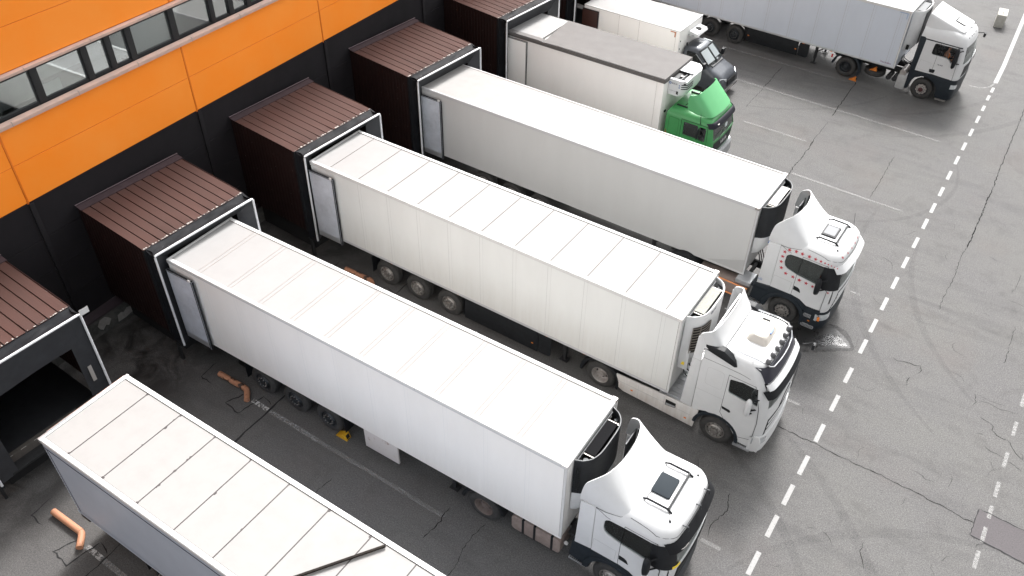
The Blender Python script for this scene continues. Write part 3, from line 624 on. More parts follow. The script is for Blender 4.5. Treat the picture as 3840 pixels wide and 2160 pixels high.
# ------------------------------------------------------------ trailer
def trailer(root, L, W, H, zb, side, roof, rail, seams, pair=.13, sseams=(), seam_m=None, rw_=.13, door=True, label=None, frame='white', end=None, msm=None, railm=None, sw=.006):
    b = B(); seam_m = seam_m or m_seam; railm = railm or rail
    b.mat(0).box(.02, L-.02, .012, W-.012, zb+.03, H-.05)                 # core
    b.mat(1).box(.03, L-.10, rw_, W-rw_, H-.06, H-.022)                    # roof sheet (slightly sunk)
    b.mat(2)
    b.prism([(0, H-.12), (0, H-.02), (.02, H), (rw_, H-.004), (rw_, H-.06), (.012, H-.12)], 'a', 0, L)
    b.prism([(W, H-.12), (W, H-.02), (W-.02, H), (W-rw_, H-.004), (W-rw_, H-.06), (W-.012, H-.12)], 'a', 0, L)
    b.prism([(L-.12, H-.02), (L-.12, H+.002), (L-.015, H+.002), (L+.006, H-.02), (L+.006, H-.16), (L-.02, H-.16)], 'l', .02, W-.02)
    b.box(-.008, .05, .0, W, H-.14, H+.003)
    b.mat(5).prism([(.0, zb), (.0, zb+.09), (-.008, zb+.05), (-.008, zb)], 'a', .02, L-.01); b.prism([(W, zb), (W, zb+.09), (W+.008, zb+.05), (W+.008, zb)], 'a', .02, L-.01)
    b.mat(0).box(.02, L-.02, .012, W-.012, zb, zb+.035)
    b.mat(3)
    for i, a in enumerate(seams):
        for d in ((0, pair) if pair else (0,)): b.box(a+d-sw, a+d+sw, rw_, W-rw_, H-.024, H-.014)
    b.box(.06, L-.12, rw_-.004, rw_+.004, H-.022, H-.003); b.box(.06, L-.12, W-rw_-.004, W-rw_+.004, H-.022, H-.003)
    b.mat(4)
    for a in sseams: b.box(a-.004, a+.004, .0105, .0125, zb+.10, H-.13); b.box(a+.118, a+.122, .0108, .0125, zb+.10, H-.13)
    b.mat(2); b.box(L-.06, L+.004, -.004, .05, zb, H-.12); b.box(L-.06, L+.004, W-.05, W+.004, zb, H-.12)
    b.mat(3).box(L-.072, L-.062, .004, .013, zb+.05, H-.12)
    o = b.done('trailer_box', [side, roof, rail, seam_m, msm or m_seam_l, railm], root, bevel=0)
    # end corner caps
    for l in (0, W):
        B().box(L-.15, L+.012, l-.012 if l == 0 else l-.14, l+.14 if l == 0 else l+.012, H-.10, H+.012).done('corner_cap', (m_paint_d if frame == 'white' and l == 0 else m_rimg) if frame != 'black' else m_blk, root, bevel=.02)
    B().box(.02, .35, .012, W-.012, zb-.25, zb).done('rear_sill', m_blk2, root, bevel=.01)
    b = B()
    for l in (.75, W-.75): b.box(.4, L-.6, l-.06, l+.06, zb-.28, zb)
    for i in range(9): b.box(1+i*1.4, 1.06+i*1.4, .15, W-.15, zb-.12, zb)
    b.box(L-3, L-.3, .8, W-.8, zb-.15, zb-.02)
    b.done('chassis_rail', m_blk2, root)
    if door:
        for l, s in ((-.10, 1), (W+.10, -1)):
            b = B(); b.mat(0).box(.03, 1.10, l-.03, l+.03, zb-.03+.18, H-.33); b.mat(1).box(.03, 1.10, l-.028, l+.028, zb-.08, zb+.15)
            b.mat(2).box(.02, 1.15, l-.045, l+.045, H-.33, H-.29); b.box(1.10, 1.16, l-.045, l+.045, zb-.1, H-.29)
            o = b.done('rear_door', [door if door is not True else m_side_door, m_alu, m_blk], root, bevel=.006)
            B().box(1.02, 1.12, l-.07, l-.03, H-.30, H-.22).done('door_hook', m_aluw, o, bevel=.01)
    return o
m_side_door = mat('scuffed_door_panel', (.56, .59, .65), .5, var=.3, vscale=2.2)
def landing(root, a, W, zb):
    for l in (.45, W-.45):
        b = B(); b.box(a-.07, a+.07, l-.06, l+.06, .35, zb-.1); b.box(a-.05, a+.05, l-.05, l+.05, .1, .4); b.box(a-.15, a+.15, l-.12, l+.12, .08, .11); b.tube([(a, l, .7), (a+.4, l, zb-.15)], .03)
        b.done('landing_leg', m_blk2, root, bevel=.01)
def mudflap(root, a, W):
    for l in (.1, W-.5): B().box(a, a+.02, l, l+.4, .3, 1.0).done('mudflap', m_blk, root)
def reefer(root, L, W, z0, z1, body, top, grille=None, split=None, low=None, l0=.35, l1=None, D=.46, inner=True, stripe=None):
    """bulging refrigeration unit on the trailer's front wall"""
    l1 = l1 or W-.3; lc = (l0+l1)/2; hw = (l1-l0)/2
    def outl(t, k=1.0, base=L+.01):
        u = -1+2*t; return (base+(D*k)*(1-abs(u)**3.2)**(.8) if abs(u) < 1 else base, lc+hw*u)
    def ring(k, hwk=1.0):
        return [(L+.012+max(0, D*k)*(1-abs(-1+2*i/24)**4)**.7, lc+hw*hwk*(-1+2*i/24)) for i in range(25)]
    def shell(zs, ks, mt, name):
        b = B(); rings = [[(p[0], p[1], z) for p in ring(k, h)] for z, (k, h) in zip(zs, ks)]
        for r_a, r_b in zip(rings, rings[1:]): b.strip(r_a, r_b)
        return b.done(name, mt, root, solid=.03, smooth=50)
    zs = [z0, z0+.25, split or (z0+z1)/2, z1-.1, z1]
    if split and low:
        shell([z0, z0+.12, z0+.3, split], [(.55, .93), (.75, .97), (.9, .99), (.97, 1)], low, 'unit_lower_cover')
        o = shell([split, z1-.12, z1-.02, z1], [(1, 1), (1, 1), (.98, 1), (.94, .985)], body, 'unit_cover')
    else:
        o = shell([z0, z0+.12, z0+.4, z1-.12, z1-.02, z1], [(.5, .9), (.8, .97), (1, 1), (1, 1), (.98, 1), (.93, .98)], body, 'unit_cover')
    # what one sees from above: dark recess with coil, fans, brackets
    b = B(); b.mat(0)
    rr = ring(.93, .97); b.add([(p[0], p[1], z1-.34) for p in rr], [tuple(range(25))])
    b.mat(1).box(L+.06, L+D*.76, lc-hw*.58, lc+hw*.6, z1-.20, z1-.06)
    b.mat(2).box(L+.03, L+.06, lc-hw*.9, lc+hw*.9, z1-.12, z1-.06)
    for u in (-.6, .62): b.mat(3).box(L+.05, L+D*.8, lc+hw*u-.025, lc+hw*u+.025, z1-.12, z1-.09)
    b.mat(2).lathe([(.0, .0), (.07, .0), (.07, -.12)], (L+.2, lc-hw*.75, z1-.13), 12, 'z'); b.lathe([(.0, .0), (.05, .0), (.05, -.12)], (L+.22, lc+hw*.78, z1-.15), 12, 'z')
    b.mat(3).tube([(L+.1, lc-hw*.9, z1-.2), (L+.25, lc-hw*.8, z1-.16), (L+.3, lc-hw*.66, z1-.25)], .015); b.mat(2).tube([(L+.1, lc+hw*.95, z1-.2), (L+.28, lc+hw*.8, z1-.12), (L+.34, lc+hw*.7, z1-.25)], .015)
    b.done('unit_machinery', [m_hole, top, m_rimd, m_rimg], root)
    rm = ring(.97, .985); B().tube([(p[0]+.0, p[1], z1+.005) for p in rm], .016, 6).done('unit_rim', mat('unit_rim', (.10, .105, .11) if body is m_blk else (.6, .6, .6), .5), root)
    if grille:
        g = B(); ga = L+.16
        def pp(k): q = ring(1)[k]; return (q[0]+.034, q[1]-.012 if k < 2 else q[1]-.004)
        ks = range(1, 9)
        g.mat(1).strip([(*pp(k), z1-.38) for k in ks], [(*pp(k), z1-1.36) for k in ks])
        for i in range(10):
            z = z1-.40-i*.105; g.mat(0).strip([(pp(k)[0]+.012, pp(k)[1]-.006, z) for k in ks], [(pp(k)[0]+.012, pp(k)[1]-.006, z-.032) for k in ks])
        for k in (1, 3, 8): x_, y_ = pp(k); g.box(x_, x_+.022, y_-.016, y_+.008, z1-1.38, z1-.37)
        g.done('unit_grille', [mat('grille_bronze', (.16, .14, .12), .5), m_hole], o, solid=.006)
    return o

# ------------------------------------------------------------ cabs
class Cab:
    def __init__(s, prof): s.p = prof
    def at(s, z):
        p = s.p
        if z <= p[0][0]: return p[0][1:]
        for q, r_ in zip(p, p[1:]):
            if z <= r_[0]: t = (z-q[0])/(r_[0]-q[0]); return tuple(x+(y-x)*t for x, y in zip(q[1:], r_[1:]))
        return p[-1][1:]
    def front(s, l, z):
        ar, af, hw, r_, bl = s.at(z); k = max(0, (abs(l)-(hw-r_))/r_); k = min(k, 1)
        return af-bl*(l/hw)**2-r_*(1-math.sqrt(max(0, 1-k*k)))
    def ring(s, z, off=0):
        ar, af, hw, r_, bl = s.at(z); L_ = []
        ls = [-hw*math.sin(PI/2*1)]  # -hw
        n = 7; ang = [PI/2*i/n for i in range(n)]
        ls = [-(hw-r_)-r_*math.cos(a) for a in ang]+[-(hw-r_)+(2*(hw-r_))*i/8 for i in range(9)]+[(hw-r_)+r_*math.sin(a) for a in ang[1:]]+[hw]
        L_ = [(ar, -hw)]+[(s.front(l, z), l) for l in ls]+[(ar, hw)]
        return [(a, l, z) for a, l in L_]
    def body(s, zs=None):
        b = B(); R_ = [s.ring(q[0]) for q in s.p]
        n = len(R_[0])
        for A, C in zip(R_, R_[1:]): b.strip(A+[A[0]], C+[C[0]])
        b.add(R_[0], [tuple(range(n))]); b.add(R_[-1], [tuple(range(n))])
        return b
    def patch(s, l0, l1, z0, z1, off=.0, nu=18, nv=6, zf=None):
        def fn(u, v):
            l = l0+(l1-l0)*u; a = z0+(z1-z0)*v if not zf else zf(u, v); return (s.front(l, a)+off, l*(1+off*.6), a)
        return B().grid(fn, nu, nv)
def rrect(a0, a1, z0, z1, r, n=4):
    out = []
    for cx, cz, s0 in ((a1-r, z1-r, 0), (a0+r, z1-r, PI/2), (a0+r, z0+r, PI), (a1-r, z0+r, 3*PI/2)):
        out += [(cx+r*math.cos(s0+PI/2*i/n), cz+r*math.sin(s0+PI/2*i/n)) for i in range(n+1)]
    return out
def make_cab(root, C, org, paint, win, ws, hollow, under=None, gm=None, name='cab', hw=1.25):
    """body shell with window openings, panes, simple cabin"""
    ax, lc = org
    P = dict(loc=(ax, lc, 0))
    o = C.body().done(name, paint, root, smooth=32, **P)
    cuts = []
    def cutter(b): q = b.done('c', paint, None, loc=(0, 0, 0)); q.matrix_world = root.matrix_world @ Matrix.Translation((ax, lc, 0)); cuts.append(q)
    bpy.context.view_layer.update()
    a0, a1, h_, z0, z1 = hollow; cutter(B().prism([(a0, z0), (a1, z0), (a1+.0, 2.0), (a1-.14, z1), (a0, z1)], 'l', -h_, h_))
    for poly in win: cutter(B().prism(poly, 'l', -1.6, 1.6))
    if ws: cutter(B().prism([(-ws[1], ws[2]), (-ws[0], ws[3]), (ws[0], ws[3]), (ws[1], ws[2])], 'a', a1-.35, a1+.9))
    if under: cutter(B().prism(under, 'l', -1.8, 1.8))
    cut(o, cuts)
    for poly in win:
        for s in (-1, 1): B().prism([(x, z) for x, z in poly], 'l', s*(hw-.035), s*(hw-.028)).done('side_window', gm or m_glass, root, **P)
    if ws:
        def fn(u, v):
            z = ws[2]-.02+(ws[3]-ws[2]+.04)*v; h = ws[1]+(ws[0]-ws[1])*v; l = -h+2*h*u; l *= 1.01
            return (C.front(l, z)-.018, l, z)
        B().grid(fn, 16, 6).done('windscreen', m_glass, root, **P)
    # cabin
    for s in (-1, 1):
        b = B(); b.box(.35, .85, s*.62-.26, s*.62+.26, z0, z0+.35); b.box(.20, .40, s*.62-.25, s*.62+.25, z0+.3, z0+1.0); b.box(.22, .36, s*.62-.14, s*.62+.14, z0+1.02, z0+1.25)
        b.done('seat', m_seat, root, bevel=.05, **P)
    B().box(a1-.42, a1-.1, -1.1, 1.1, z0, z0+.55).done('dashboard', m_int, root, bevel=.06, **P)
    B().lathe([(.21+.02*math.cos(t*PI/4), .02*math.sin(t*PI/4)) for t in range(9)], (a1-.52, -.62, z0+.62), 20, 'a').done('steering_wheel', m_blk, root, **P)
    B().box(a0, a1-.1, -1.15, 1.15, z0-.01, z0+.02).done('cab_floor', m_int, root, **P)
    return o
def arch(root, org, hw, ro=.80, ri=.66, zc=.51, a0=-8, a1=188, depth=.5, m=None, name='mudguard', tail=None):
    for s in (-1, 1):
        pts = [(ro*math.cos(R(a0+(a1-a0)*i/14)), zc+ro*math.sin(R(a0+(a1-a0)*i/14))) for i in range(15)]
        pts += [(ri*math.cos(R(a1-(a1-a0)*i/14)), zc+ri*math.sin(R(a1-(a1-a0)*i/14))) for i in range(15)]
        B().prism(pts, 'l', s*(hw+.012), s*(hw-depth)).done(name, m or m_dkp, root, loc=(*org, 0), bevel=.012)
def mirror(root, org, hw, a, z, m=None, h=.55, arm=True, s_=(-1, 1), w=.13, d=.2):
    for s in s_:
        b = B(); zc = z
        b.mat(0)
        secs = []
        for i, (k, zz) in enumerate(((.35, -h*.5), (.8, -h*.42), (1, -h*.2), (1, h*.15), (.95, h*.34), (.7, h*.46), (.3, h*.52))):
            secs.append([(a+d/2*k*math.cos(t*PI/6)*(1 if math.cos(t*PI/6) > 0 else .6), s*(hw+.20)+w*k*math.sin(t*PI/6), zc+zz) for t in range(12)])
        for A, Cc in zip(secs, secs[1:]): b.strip(A+[A[0]], Cc+[Cc[0]])
        b.add(secs[0], [tuple(range(12))]); b.add(secs[-1], [tuple(range(12))])
        o = b.done('mirror', m or m_blk, root, loc=(*org, 0), smooth=60)
        for k_ in (.36, -.3): B().tube([(a+.06, s*(hw+.16), zc+h*k_*.9), (a+.22, s*(hw-.03), zc+h*k_)], .025, 6).done('mirror_arm', m_blk, root, loc=(*org, 0))
def chain(*a): return a
def spoiler(root, org, prof_base, prof_top, paint, pw=1.35, name='roof_spoiler', nv=10, sm=70):
    """shell between a front base outline and a raised rear outline; each a list of (a, l, z)"""
    def interp(P, u):
        k = u*(len(P)-1); i = min(int(k), len(P)-2); t = k-i
        p0, p1, p2, p3 = P[max(i-1, 0)], P[i], P[i+1], P[min(i+2, len(P)-1)]
        return [.5*((2*b_)+(-a_+c_)*t+(2*a_-5*b_+4*c_-d_)*t*t+(-a_+3*b_-3*c_+d_)*t**3) for a_, b_, c_, d_ in zip(p0, p1, p2, p3)]
    def fn(u, v):
        p = interp(prof_base, u); q = interp(prof_top, u)
        return (p[0]+(q[0]-p[0])*v, p[1]+(q[1]-p[1])*v, p[2]+(q[2]-p[2])*(v**pw))
    return B().grid(fn, 40, nv).done(name, paint, root, loc=(*org, 0), solid=.035, smooth=sm)
def mir(P): return P+[(a, -l, z) for a, l, z in reversed(P[:-1])]
def door_lines(root, org, hw, poly, m, hz, wd=.012, name='door'):
    b = B(); n = len(poly)
    for s in (-1, 1):
        for i in range(n):
            p, q = Vector(poly[i]), Vector(poly[(i+1) % n]); t = (q-p).normalized(); nn = Vector((-t.y, t.x))*wd/2
            b.prism([tuple(p+nn), tuple(q+nn), tuple(q-nn), tuple(p-nn)], 'l', s*(hw-.01), s*(hw+.0025))
    o = b.done(name, m_hole, root, loc=(*org, 0))
    for s in (-1, 1):
        B().prism(hz, 'l', s*(hw-.02), s*(hw+.012)).done('door_handle', m_blk, o, bevel=.008)
    return o

def chassis_tractor(root, a0, a1, lc, z=.95):
    b = B()
    for s in (-.42, .42): b.box(a0, a1, lc+s-.05, lc+s+.05, z-.28, z)
    for q in range(5): a = a0+.3+(a1-a0-.5)*q/4; b.box(a, a+.1, lc-.42, lc+.42, z-.2, z-.04)
    b.tube([(a0+.6, lc-1.0, .51), (a0+.6, lc+1.0, .51)], .09); b.box(a0+.35, a0+.85, lc-.3, lc+.3, .35, .7)
    b.lathe([(0, .1), (.45, .1), (.47, .05), (.47, 0)], (a0+.75, lc, z), 20, 'z')
    b.done('tractor_chassis', m_blk2, root)
    b = B()
    for q, (dy, hh) in enumerate(((-.25, .5), (0, .6), (.25, .45))):
        b.tube([(a1-.05, lc+dy, z+.7), (a1-.25, lc+dy*1.3, z+.5-hh*.3), (a1-.45, lc+dy, z+.1), (a1-.75, lc+dy*.8, z+.25), (a1-.95, lc+dy*.6, z+.8)], .02, 6)
    b.done('air_hose', m_blk, root)

# ------------- cab with wrapped black window band (built twice)
def scania(root, a0, lc, stars=False, sunroof_glass=False):
    org = (a0, lc); hw = 1.25; P = dict(loc=(a0, lc, 0))
    C = Cab([(.86, -.6, 1.44, 1.24, .30, .08), (1.2, -.6, 1.50, 1.25, .32, .09), (1.6, -.6, 1.56, 1.25, .34, .10), (2.1, -.6, 1.60, 1.25, .36, .12), (2.5, -.6, 1.56, 1.25, .36, .12), (3.0, -.6, 1.46, 1.25, .38, .12),
             (3.12, -.6, 1.44, 1.245, .40, .12), (3.24, -.6, 1.42, 1.20, .42, .12), (3.34, -.6, 1.37, 1.12, .42, .12), (3.42, -.59, 1.28, 1.02, .42, .10), (3.465, -.56, 1.14, .90, .40, .08), (3.48, -.5, .95, .75, .35, .05)])
    win = [(-.30, 2.93), (-.345, 2.86), (-.355, 2.6), (-.31, 2.46), (-.22, 2.38), (.16, 2.27), (.53, 2.22), (.87, 2.17), (1.0, 2.15), (.98, 2.62), (.94, 2.98), (.4, 3.0), (-.22, 2.985)]
    under = [(-1.2, .5), (-1.2, 1.42), (.15, 1.405), (.47, 1.34), (.74, 1.17), (1.23, 1.18), (1.25, .92), (1.32, .88), (1.8, .86), (1.8, .5)]
    o = make_cab(root, C, org, m_paint, [win], (.98, 1.08, 2.12, 2.96), (-.5, 1.42, 1.14, 1.5, 3.08), under)
    # black A-pillar wrap
    for s in (-1, 1):
        def fn(u, v):
            z = 2.10+.90*v; ar, af, h_, r_, bl = C.at(z); ac = af-bl-r_; a_0 = .92
            if u < .3: return (a_0+(ac-a_0)*u/.3, s*(h_+.005), z)
            ph = (u-.3)/.7*R(78); l = (h_-r_)+r_*math.cos(ph); return (C.front(l, z)+.006*math.sin(ph), s*(l+.005*math.cos(ph)), z)
        B().grid(fn, 20, 6).done('window_pillar', m_blk, root, smooth=60, **P)
    # sleeper part of the window is opaque black
    B().prism([(x*.995, z) for x, z in win if x < .2]+[(.1, 2.29), (.1, 2.98)][::-1][:0]+[(.16, 2.99)], 'l', -hw+.04, -hw+.05).done('rear_window_tint', m_blk, root, **P) if 0 else None
    b = B(); b.prism([(-.36, 2.3), (.14, 2.2), (.14, 3.0), (-.36, 3.0)], 'l', -hw+.05, -hw+.06); b.prism([(-.36, 2.3), (.14, 2.2), (.14, 3.0), (-.36, 3.0)], 'l', hw-.05, hw-.06)
    b.done('sleeper_blind', m_hole, root, **P)
    door_lines(root, org, hw, [(.15, 1.41), (.15, 2.27), (.19, 3.06), (1.05, 3.04), (1.12, 2.1), (1.23, 2.08), (1.21, 1.19), (.74, 1.18), (.47, 1.345)], m_paint, [(.165, 1.81), (.31, 1.79), (.38, 1.74), (.43, 1.61), (.30, 1.635), (.165, 1.65)])
    b = B()
    for s in (-1, 1):
        b.box(-.605, -.595, s*(hw+.0005)-.0015, s*(hw+.0005)+.0015, 1.43, 3.1)
        for p in (((-.56, 1.93), (.07, 1.90)), ((.07, 1.90), (.05, 1.50)), ((-.56, 1.93), (-.6, 1.5))):
            p0, q0 = Vector(p[0]), Vector(p[1]); t = (q0-p0).normalized(); nn = Vector((-t.y, t.x))*.005
            b.prism([tuple(p0+nn), tuple(q0+nn), tuple(q0-nn), tuple(p0-nn)], 'l', s*(hw-.005), s*(hw+.0015))
    b.done('locker_seam', m_seam_l, root, **P)
    # side extenders behind the cab
    for s in (-1, 1):
        B().prism([(-1.08, 1.36), (-.615, 1.42), (-.615, 3.2), (-1.02, 3.16)], 'l', s*1.20, s*1.25).done('side_extender', m_paint, root, bevel=.012, **P)
    # roof spoiler
    base = mir([(-1.02, -1.215, 3.18), (-.35, -1.22, 3.22), (.02, -1.17, 3.28), (.17, -1.08, 3.36), (.24, -.95, 3.43), (.33, -.6, 3.49), (.35, -.3, 3.49), (.35, 0, 3.49)])
    top = mir([(-1.06, -1.235, 3.22), (-1.02, -1.25, 3.58), (-.95, -1.21, 3.86), (-.74, -1.09, 4.07), (-.58, -.9, 4.16), (-.48, -.6, 4.19), (-.43, -.3, 4.20), (-.41, 0, 4.20)])
    sp = spoiler(root, org, base, top, m_paint, pw=1.25)
    def tubeline(pts, r_=.007, name='body_gap'): return B().tube(pts, r_, 5).done(name, m_gap, root, **P)
    for s in (-1, 1):
        tubeline([(a, s*(l-.0), z-.012) for a, l, z in ((-.62, 1.232, 3.20), (-.35, 1.228, 3.20), (.02, 1.19, 3.265), (.17, 1.10, 3.345), (.25, .97, 3.415), (.30, .80, 3.452))])
        tubeline([(a, s*(C.at(z)[2]+.001), z) for a, z in ((.25, 3.33), (.5, 3.315), (.75, 3.29), (.88, 3.265), (.95, 3.245))]+[(C.front(s*l, z)+.002, s*l, z) for l, z in ((1.12, 3.22), (1.0, 3.19), (.9, 3.175))])
    for s in (-1, 1):
        tubeline([(.36, s*.78, 3.475), (.6, s*.79, 3.476), (.85, s*.78, 3.472), (1.02, s*.74, 3.46)], .006)
        tubeline([(.30, s*.80, 3.452), (.345, s*.5, 3.492), (.36, s*.2, 3.494), (.36, 0, 3.494)], .007)
    tubeline([(C.front(l/10, 3.17)+.002, l/10, 3.17) for l in range(-9, 10)])
    tubeline([(-.6, -1.249, 3.205), (-.45, -1.25, 3.14), (-.30, -1.252, 3.06), (-.2, -1.252, 3.045)], .005)
    b = B(); b.box(-.62, -.56, -.9, -.84, 3.3, 4.0); b.box(-.62, -.56, .84, .9, 3.3, 4.0); b.box(-.6, -.57, -.9, .9, 3.62, 3.66); b.tube([(-.6, -.8, 3.4), (-.5, .8, 3.9)], .015)
    b.box(-.75, -.72, .45, 1.05, 3.05, 3.75)
    b.done('spoiler_strut', m_rimd, root, **P)
    # roof hatch and rails
    zr = 3.475
    B().prism(rrect(.33, .82, -.29, .37, .05), 'z', zr-.01, zr+.055).done('roof_hatch', mat('roof_hatch_plastic', (.022, .028, .034), .75, spec=.15) if not sunroof_glass else m_blk, root, bevel=.02, **P)
    if sunroof_glass: B().prism(rrect(.39, .76, -.22, .30, .04), 'z', zr+.05, zr+.062).done('roof_hatch_glass', mat('hatch_glass', (.16, .165, .175), .5, spec=.2), root, **P)
    b = B()
    for l in (-.58, .66): b.tube([(.28, l, zr+.03), (.4, l, zr+.085), (.9, l, zr+.075), (1.03, l, zr-.01)], [.02, .028, .03, .03], 8)
    b.tube([(.93, -.56, zr+.07), (.93, .64, zr+.07)], .028, 6)
    b.done('roof_rail', m_blk, root, **P)
    b = B(); b.tube([(1.1, -.78, 3.4), (1.08, -.79, 3.46)], .03, 8); b.tube([(1.08, -.79, 3.44), (1.0, -.85, 4.0)], .006, 5); b.tube([(1.12, .8, 3.38), (1.1, .8, 3.45)], .03, 8); b.tube([(1.1, .8, 3.44), (1.0, .85, 3.95)], .006, 5)
    b.done('antenna', m_blk, root, **P)
    # visor
    vm = m_paint if stars else m_vis
    def vis(u, v):
        l = -1.2+2.4*u; e = abs(l)/1.2
        z = 3.14-.22*v-.06*e*e; return (C.front(l*.985, z)+.05+.13*v-.03*e, l*(1+.03*v), z)
    B().grid(vis, 26, 4).done('sun_visor', vm, root, solid=.03, smooth=60, **P)
    if not stars:
        b = B()
        for l in (-.62, .1, .62): b.tube([(1.36, l, 3.3), (1.5, l, 3.34), (1.52, l, 3.2)], .018, 6)
        b.done('visor_bracket', m_rimd, root, **P)
        B().grid(lambda u, v: (C.front(-1.02+.26*u, 3.0)+.21, -1.02+.26*u, 3.0-.03*v), 6, 1).done('visor_lamp', m_chip, root, solid=.006, **P)
    # front: grille, lower bumper
    b = B(); b.mat(0)
    for i in range(5):
        z0 = 1.12+i*.16
        def g(u, v, z0=z0): l = -.86+1.72*u; z = z0+.125*v; return (C.front(l, z)+.015+.02*math.sin(PI*v), l, z)
        b.grid(g, 14, 3)
    b.mat(1).grid(lambda u, v: (C.front(-.88+1.76*u, 1.05+.92*v)+.006, -.88+1.76*u, 1.05+.92*v), 14, 4)
    b.done('grille', [m_paint if stars else m_blk, m_hole], root, solid=.008, **P)
    Cb = Cab([(.24, 1.0, 1.40, 1.20, .30, .10), (.34, 1.0, 1.52, 1.25, .34, .12), (.55, 1.0, 1.56, 1.26, .36, .12), (.88, 1.0, 1.54, 1.262, .34, .10), (1.10, 1.0, 1.53, 1.258, .34, .10)])
    Cb.body().done('bumper', m_dkp, root, smooth=35, **P)
    for s in (-1, 1):
        def hl(u, v):
            l = s*(1.262-.42*u) if u > .35 else s*1.262; z = .72+.26*v+.06*u
            if u <= .35: return (1.20+(Cb.front(s*1.2615, z)-1.20)*u/.35, s*1.266, z)
            l = 1.2615-(u-.35)/.65*.42; return (Cb.front(s*l, z)+.006, s*l*1.002, z)
        hp = B().grid(hl, 14, 3).done('headlight', m_lamp, root, smooth=60, **P)
        B().grid(lambda u, v: (1.22+.08*u, s*1.269, .76+.18*v), 2, 2).done('indicator', m_amb, hp)
        # white corner air deflector
        # side skirt with steps under the door
        b = B(); b.prism([(.66, .28), (.72, .95), (.80, 1.17), (1.23, 1.18), (1.23, .28)], 'l', s*(hw-.28), s*(hw-.015))
        q = b.done('step_panel', m_dkp, root, bevel=.012, **P)
        for z in (.81, .38):
            st = B(); st.mat(0).prism(rrect(.74, 1.19, z-.07, z+.07, .05), 'l', s*(hw-.01), s*(hw+.008)); st.mat(1)
            for i in range(9):
                for j in range(3): st.box(.765+i*.045, .79+i*.045, s*(hw+.009)-.002, s*(hw+.009)+.002, z-.05+j*.036, z-.028+j*.036)
            st.done('step', [m_alu, m_hole], root, **P)
        B().box(.93, 1.0, s*(hw-.01)-.004, s*(hw-.01)+.008, .58, .62).done('marker_lamp', m_amb, root, **P)
        # storage boxes behind the arch
        b = B(); b.prism([(-1.22, .62), (-.62, .50), (-.62, 1.36), (-1.15, 1.33)], 'l', s*(hw-.55), s*(hw-.02)); b.done('storage_box', m_dkp, root, bevel=.02, **P)
        st = B(); st.mat(0).box(-1.22, -.72, s*(hw-.12)-.09, s*(hw-.12)+.09, .42, .47); st.mat(1)
        for i in range(8):
            for j in range(3): st.box(-1.19+i*.058, -1.16+i*.058, s*(hw-.12)-.07+j*.055, s*(hw-.12)-.045+j*.055, .469, .473)
        st.done('side_step', [m_alu, m_hole], root, **P)
    arch(root, org, hw, .80, .655, .50, -5, 180)
    for s in (-1, 1): b = B(); b.prism([(-.62, .9), (-.62, 1.412), (.15, 1.40), (.47, 1.335), (.74, 1.165), (.78, .95), (.62, .95), (.45, 1.15), (0, 1.27), (-.45, 1.15), (-.6, .95)], 'l', s*(hw-.3), s*(hw-.004)); b.done('arch_panel', m_dkp, root, bevel=.006, **P)
    mirror(root, org, hw, .92, 2.28, h=.66, w=.115, d=.24)
    if stars:
        for a_, l_, z_ in ((1.05, -.98, 2.2), (1.12, -.70, 2.2)): B().prism([(a_, z_), (a_+.26, z_-.06), (a_+.24, z_+.0), (a_+.02, z_+.05)], 'l', l_-.11, l_+.11).done('dash_papers', mat('pale_cyan_paper', (.45, .72, .74), .6), root, **P)
    else:
        B().grid(lambda u, v: (C.front(-1.07+.26*u, 2.10+.10*v)+.012, -1.07+.26*u, 2.10+.10*v), 5, 2).done('yellow_sticker', m_ylab, root, solid=.004, **P)
    # papers on the dash
    B().box(1.15, 1.32, -1.0, -.75, 2.06, 2.065).done('dash_papers', m_paper, root, **P)
    return C
def tractor_under(root, a0, a1, lc):
    pass

# ============================================================ TRUCK 2 : tinted hatch
GRP = 'articulated trucks docked with their cabs facing the yard'
T2 = thing('articulated_truck', (3.8455, -5.1969, 0), -.0227, 'white truck with a black sun visor and a grey square hatch on its roof', 'truck', GRP)
L = 14.013; H = 4.213; zb = 1.2; W = 2.6
trailer(T2, L, W, H, zb, m_side, m_roof, m_aluw, [1.19+1.255*i for i in range(10)], .135, [1.55+1.257*i for i in range(10)], railm=m_side, msm=m_seam_f)
B().box(L-.62, L-.60, .13, W-.13, H-.024, H-.018).done('roof_seam', m_seam, T2)
B().box(L-.35, L-.33, .13, W-.13, H-.024, H-.018).done('roof_seam', m_seam, T2)
for a in (2.15, 9.45, ): B().box(a, a+.03, -.004, .13, H-.06, H+.004).done('rail_joint', m_seam_l, T2)
for a in (4.3, 9.6): B().box(a, a+.03, W-.13, W+.004, H-.06, H+.004).done('rail_joint', m_seam_l, T2)
reefer(T2, L, W, 2.05, 4.13, m_blk, mat('black_condenser_coil', (.010, .010, .011), .9, spec=.05, vscale=40, col2=(.25, .25, .25), thr=(.70, .74)), None, 2.85, m_paint, l0=.33, l1=2.35, D=.46)
b = B()
for i in range(11): b.box(L+.10, L+.13, .315, .33, 2.98+i*.09, 3.02+i*.09); b.box(L+.16, L+.2, .325, .345, 2.98+i*.09, 3.02+i*.09)
b.done('unit_louvre', m_hole, T2)
for a in (3.02, 4.42, 5.80): axle(T2, a, W, 'traildark')
mudflap(T2, 2.3, W); mudflap(T2, 6.45, W)
b = B(); b.box(7.27, 8.53, .08, .14, .27, 1.2); b.done('pallet_box', mat('rust_streaked_white_panel', (.62, .58, .56), .5, col2=(.25, .12, .07), vscale=4, thr=(.62, .72)), T2, bevel=.008)
landing(T2, 10.3, W, zb)
C2 = scania(T2, 15.46, 1.3)
axle(T2, 15.46, W, 'steer', .08); axle(T2, 11.52, W, 'driverust', .08, double=True)
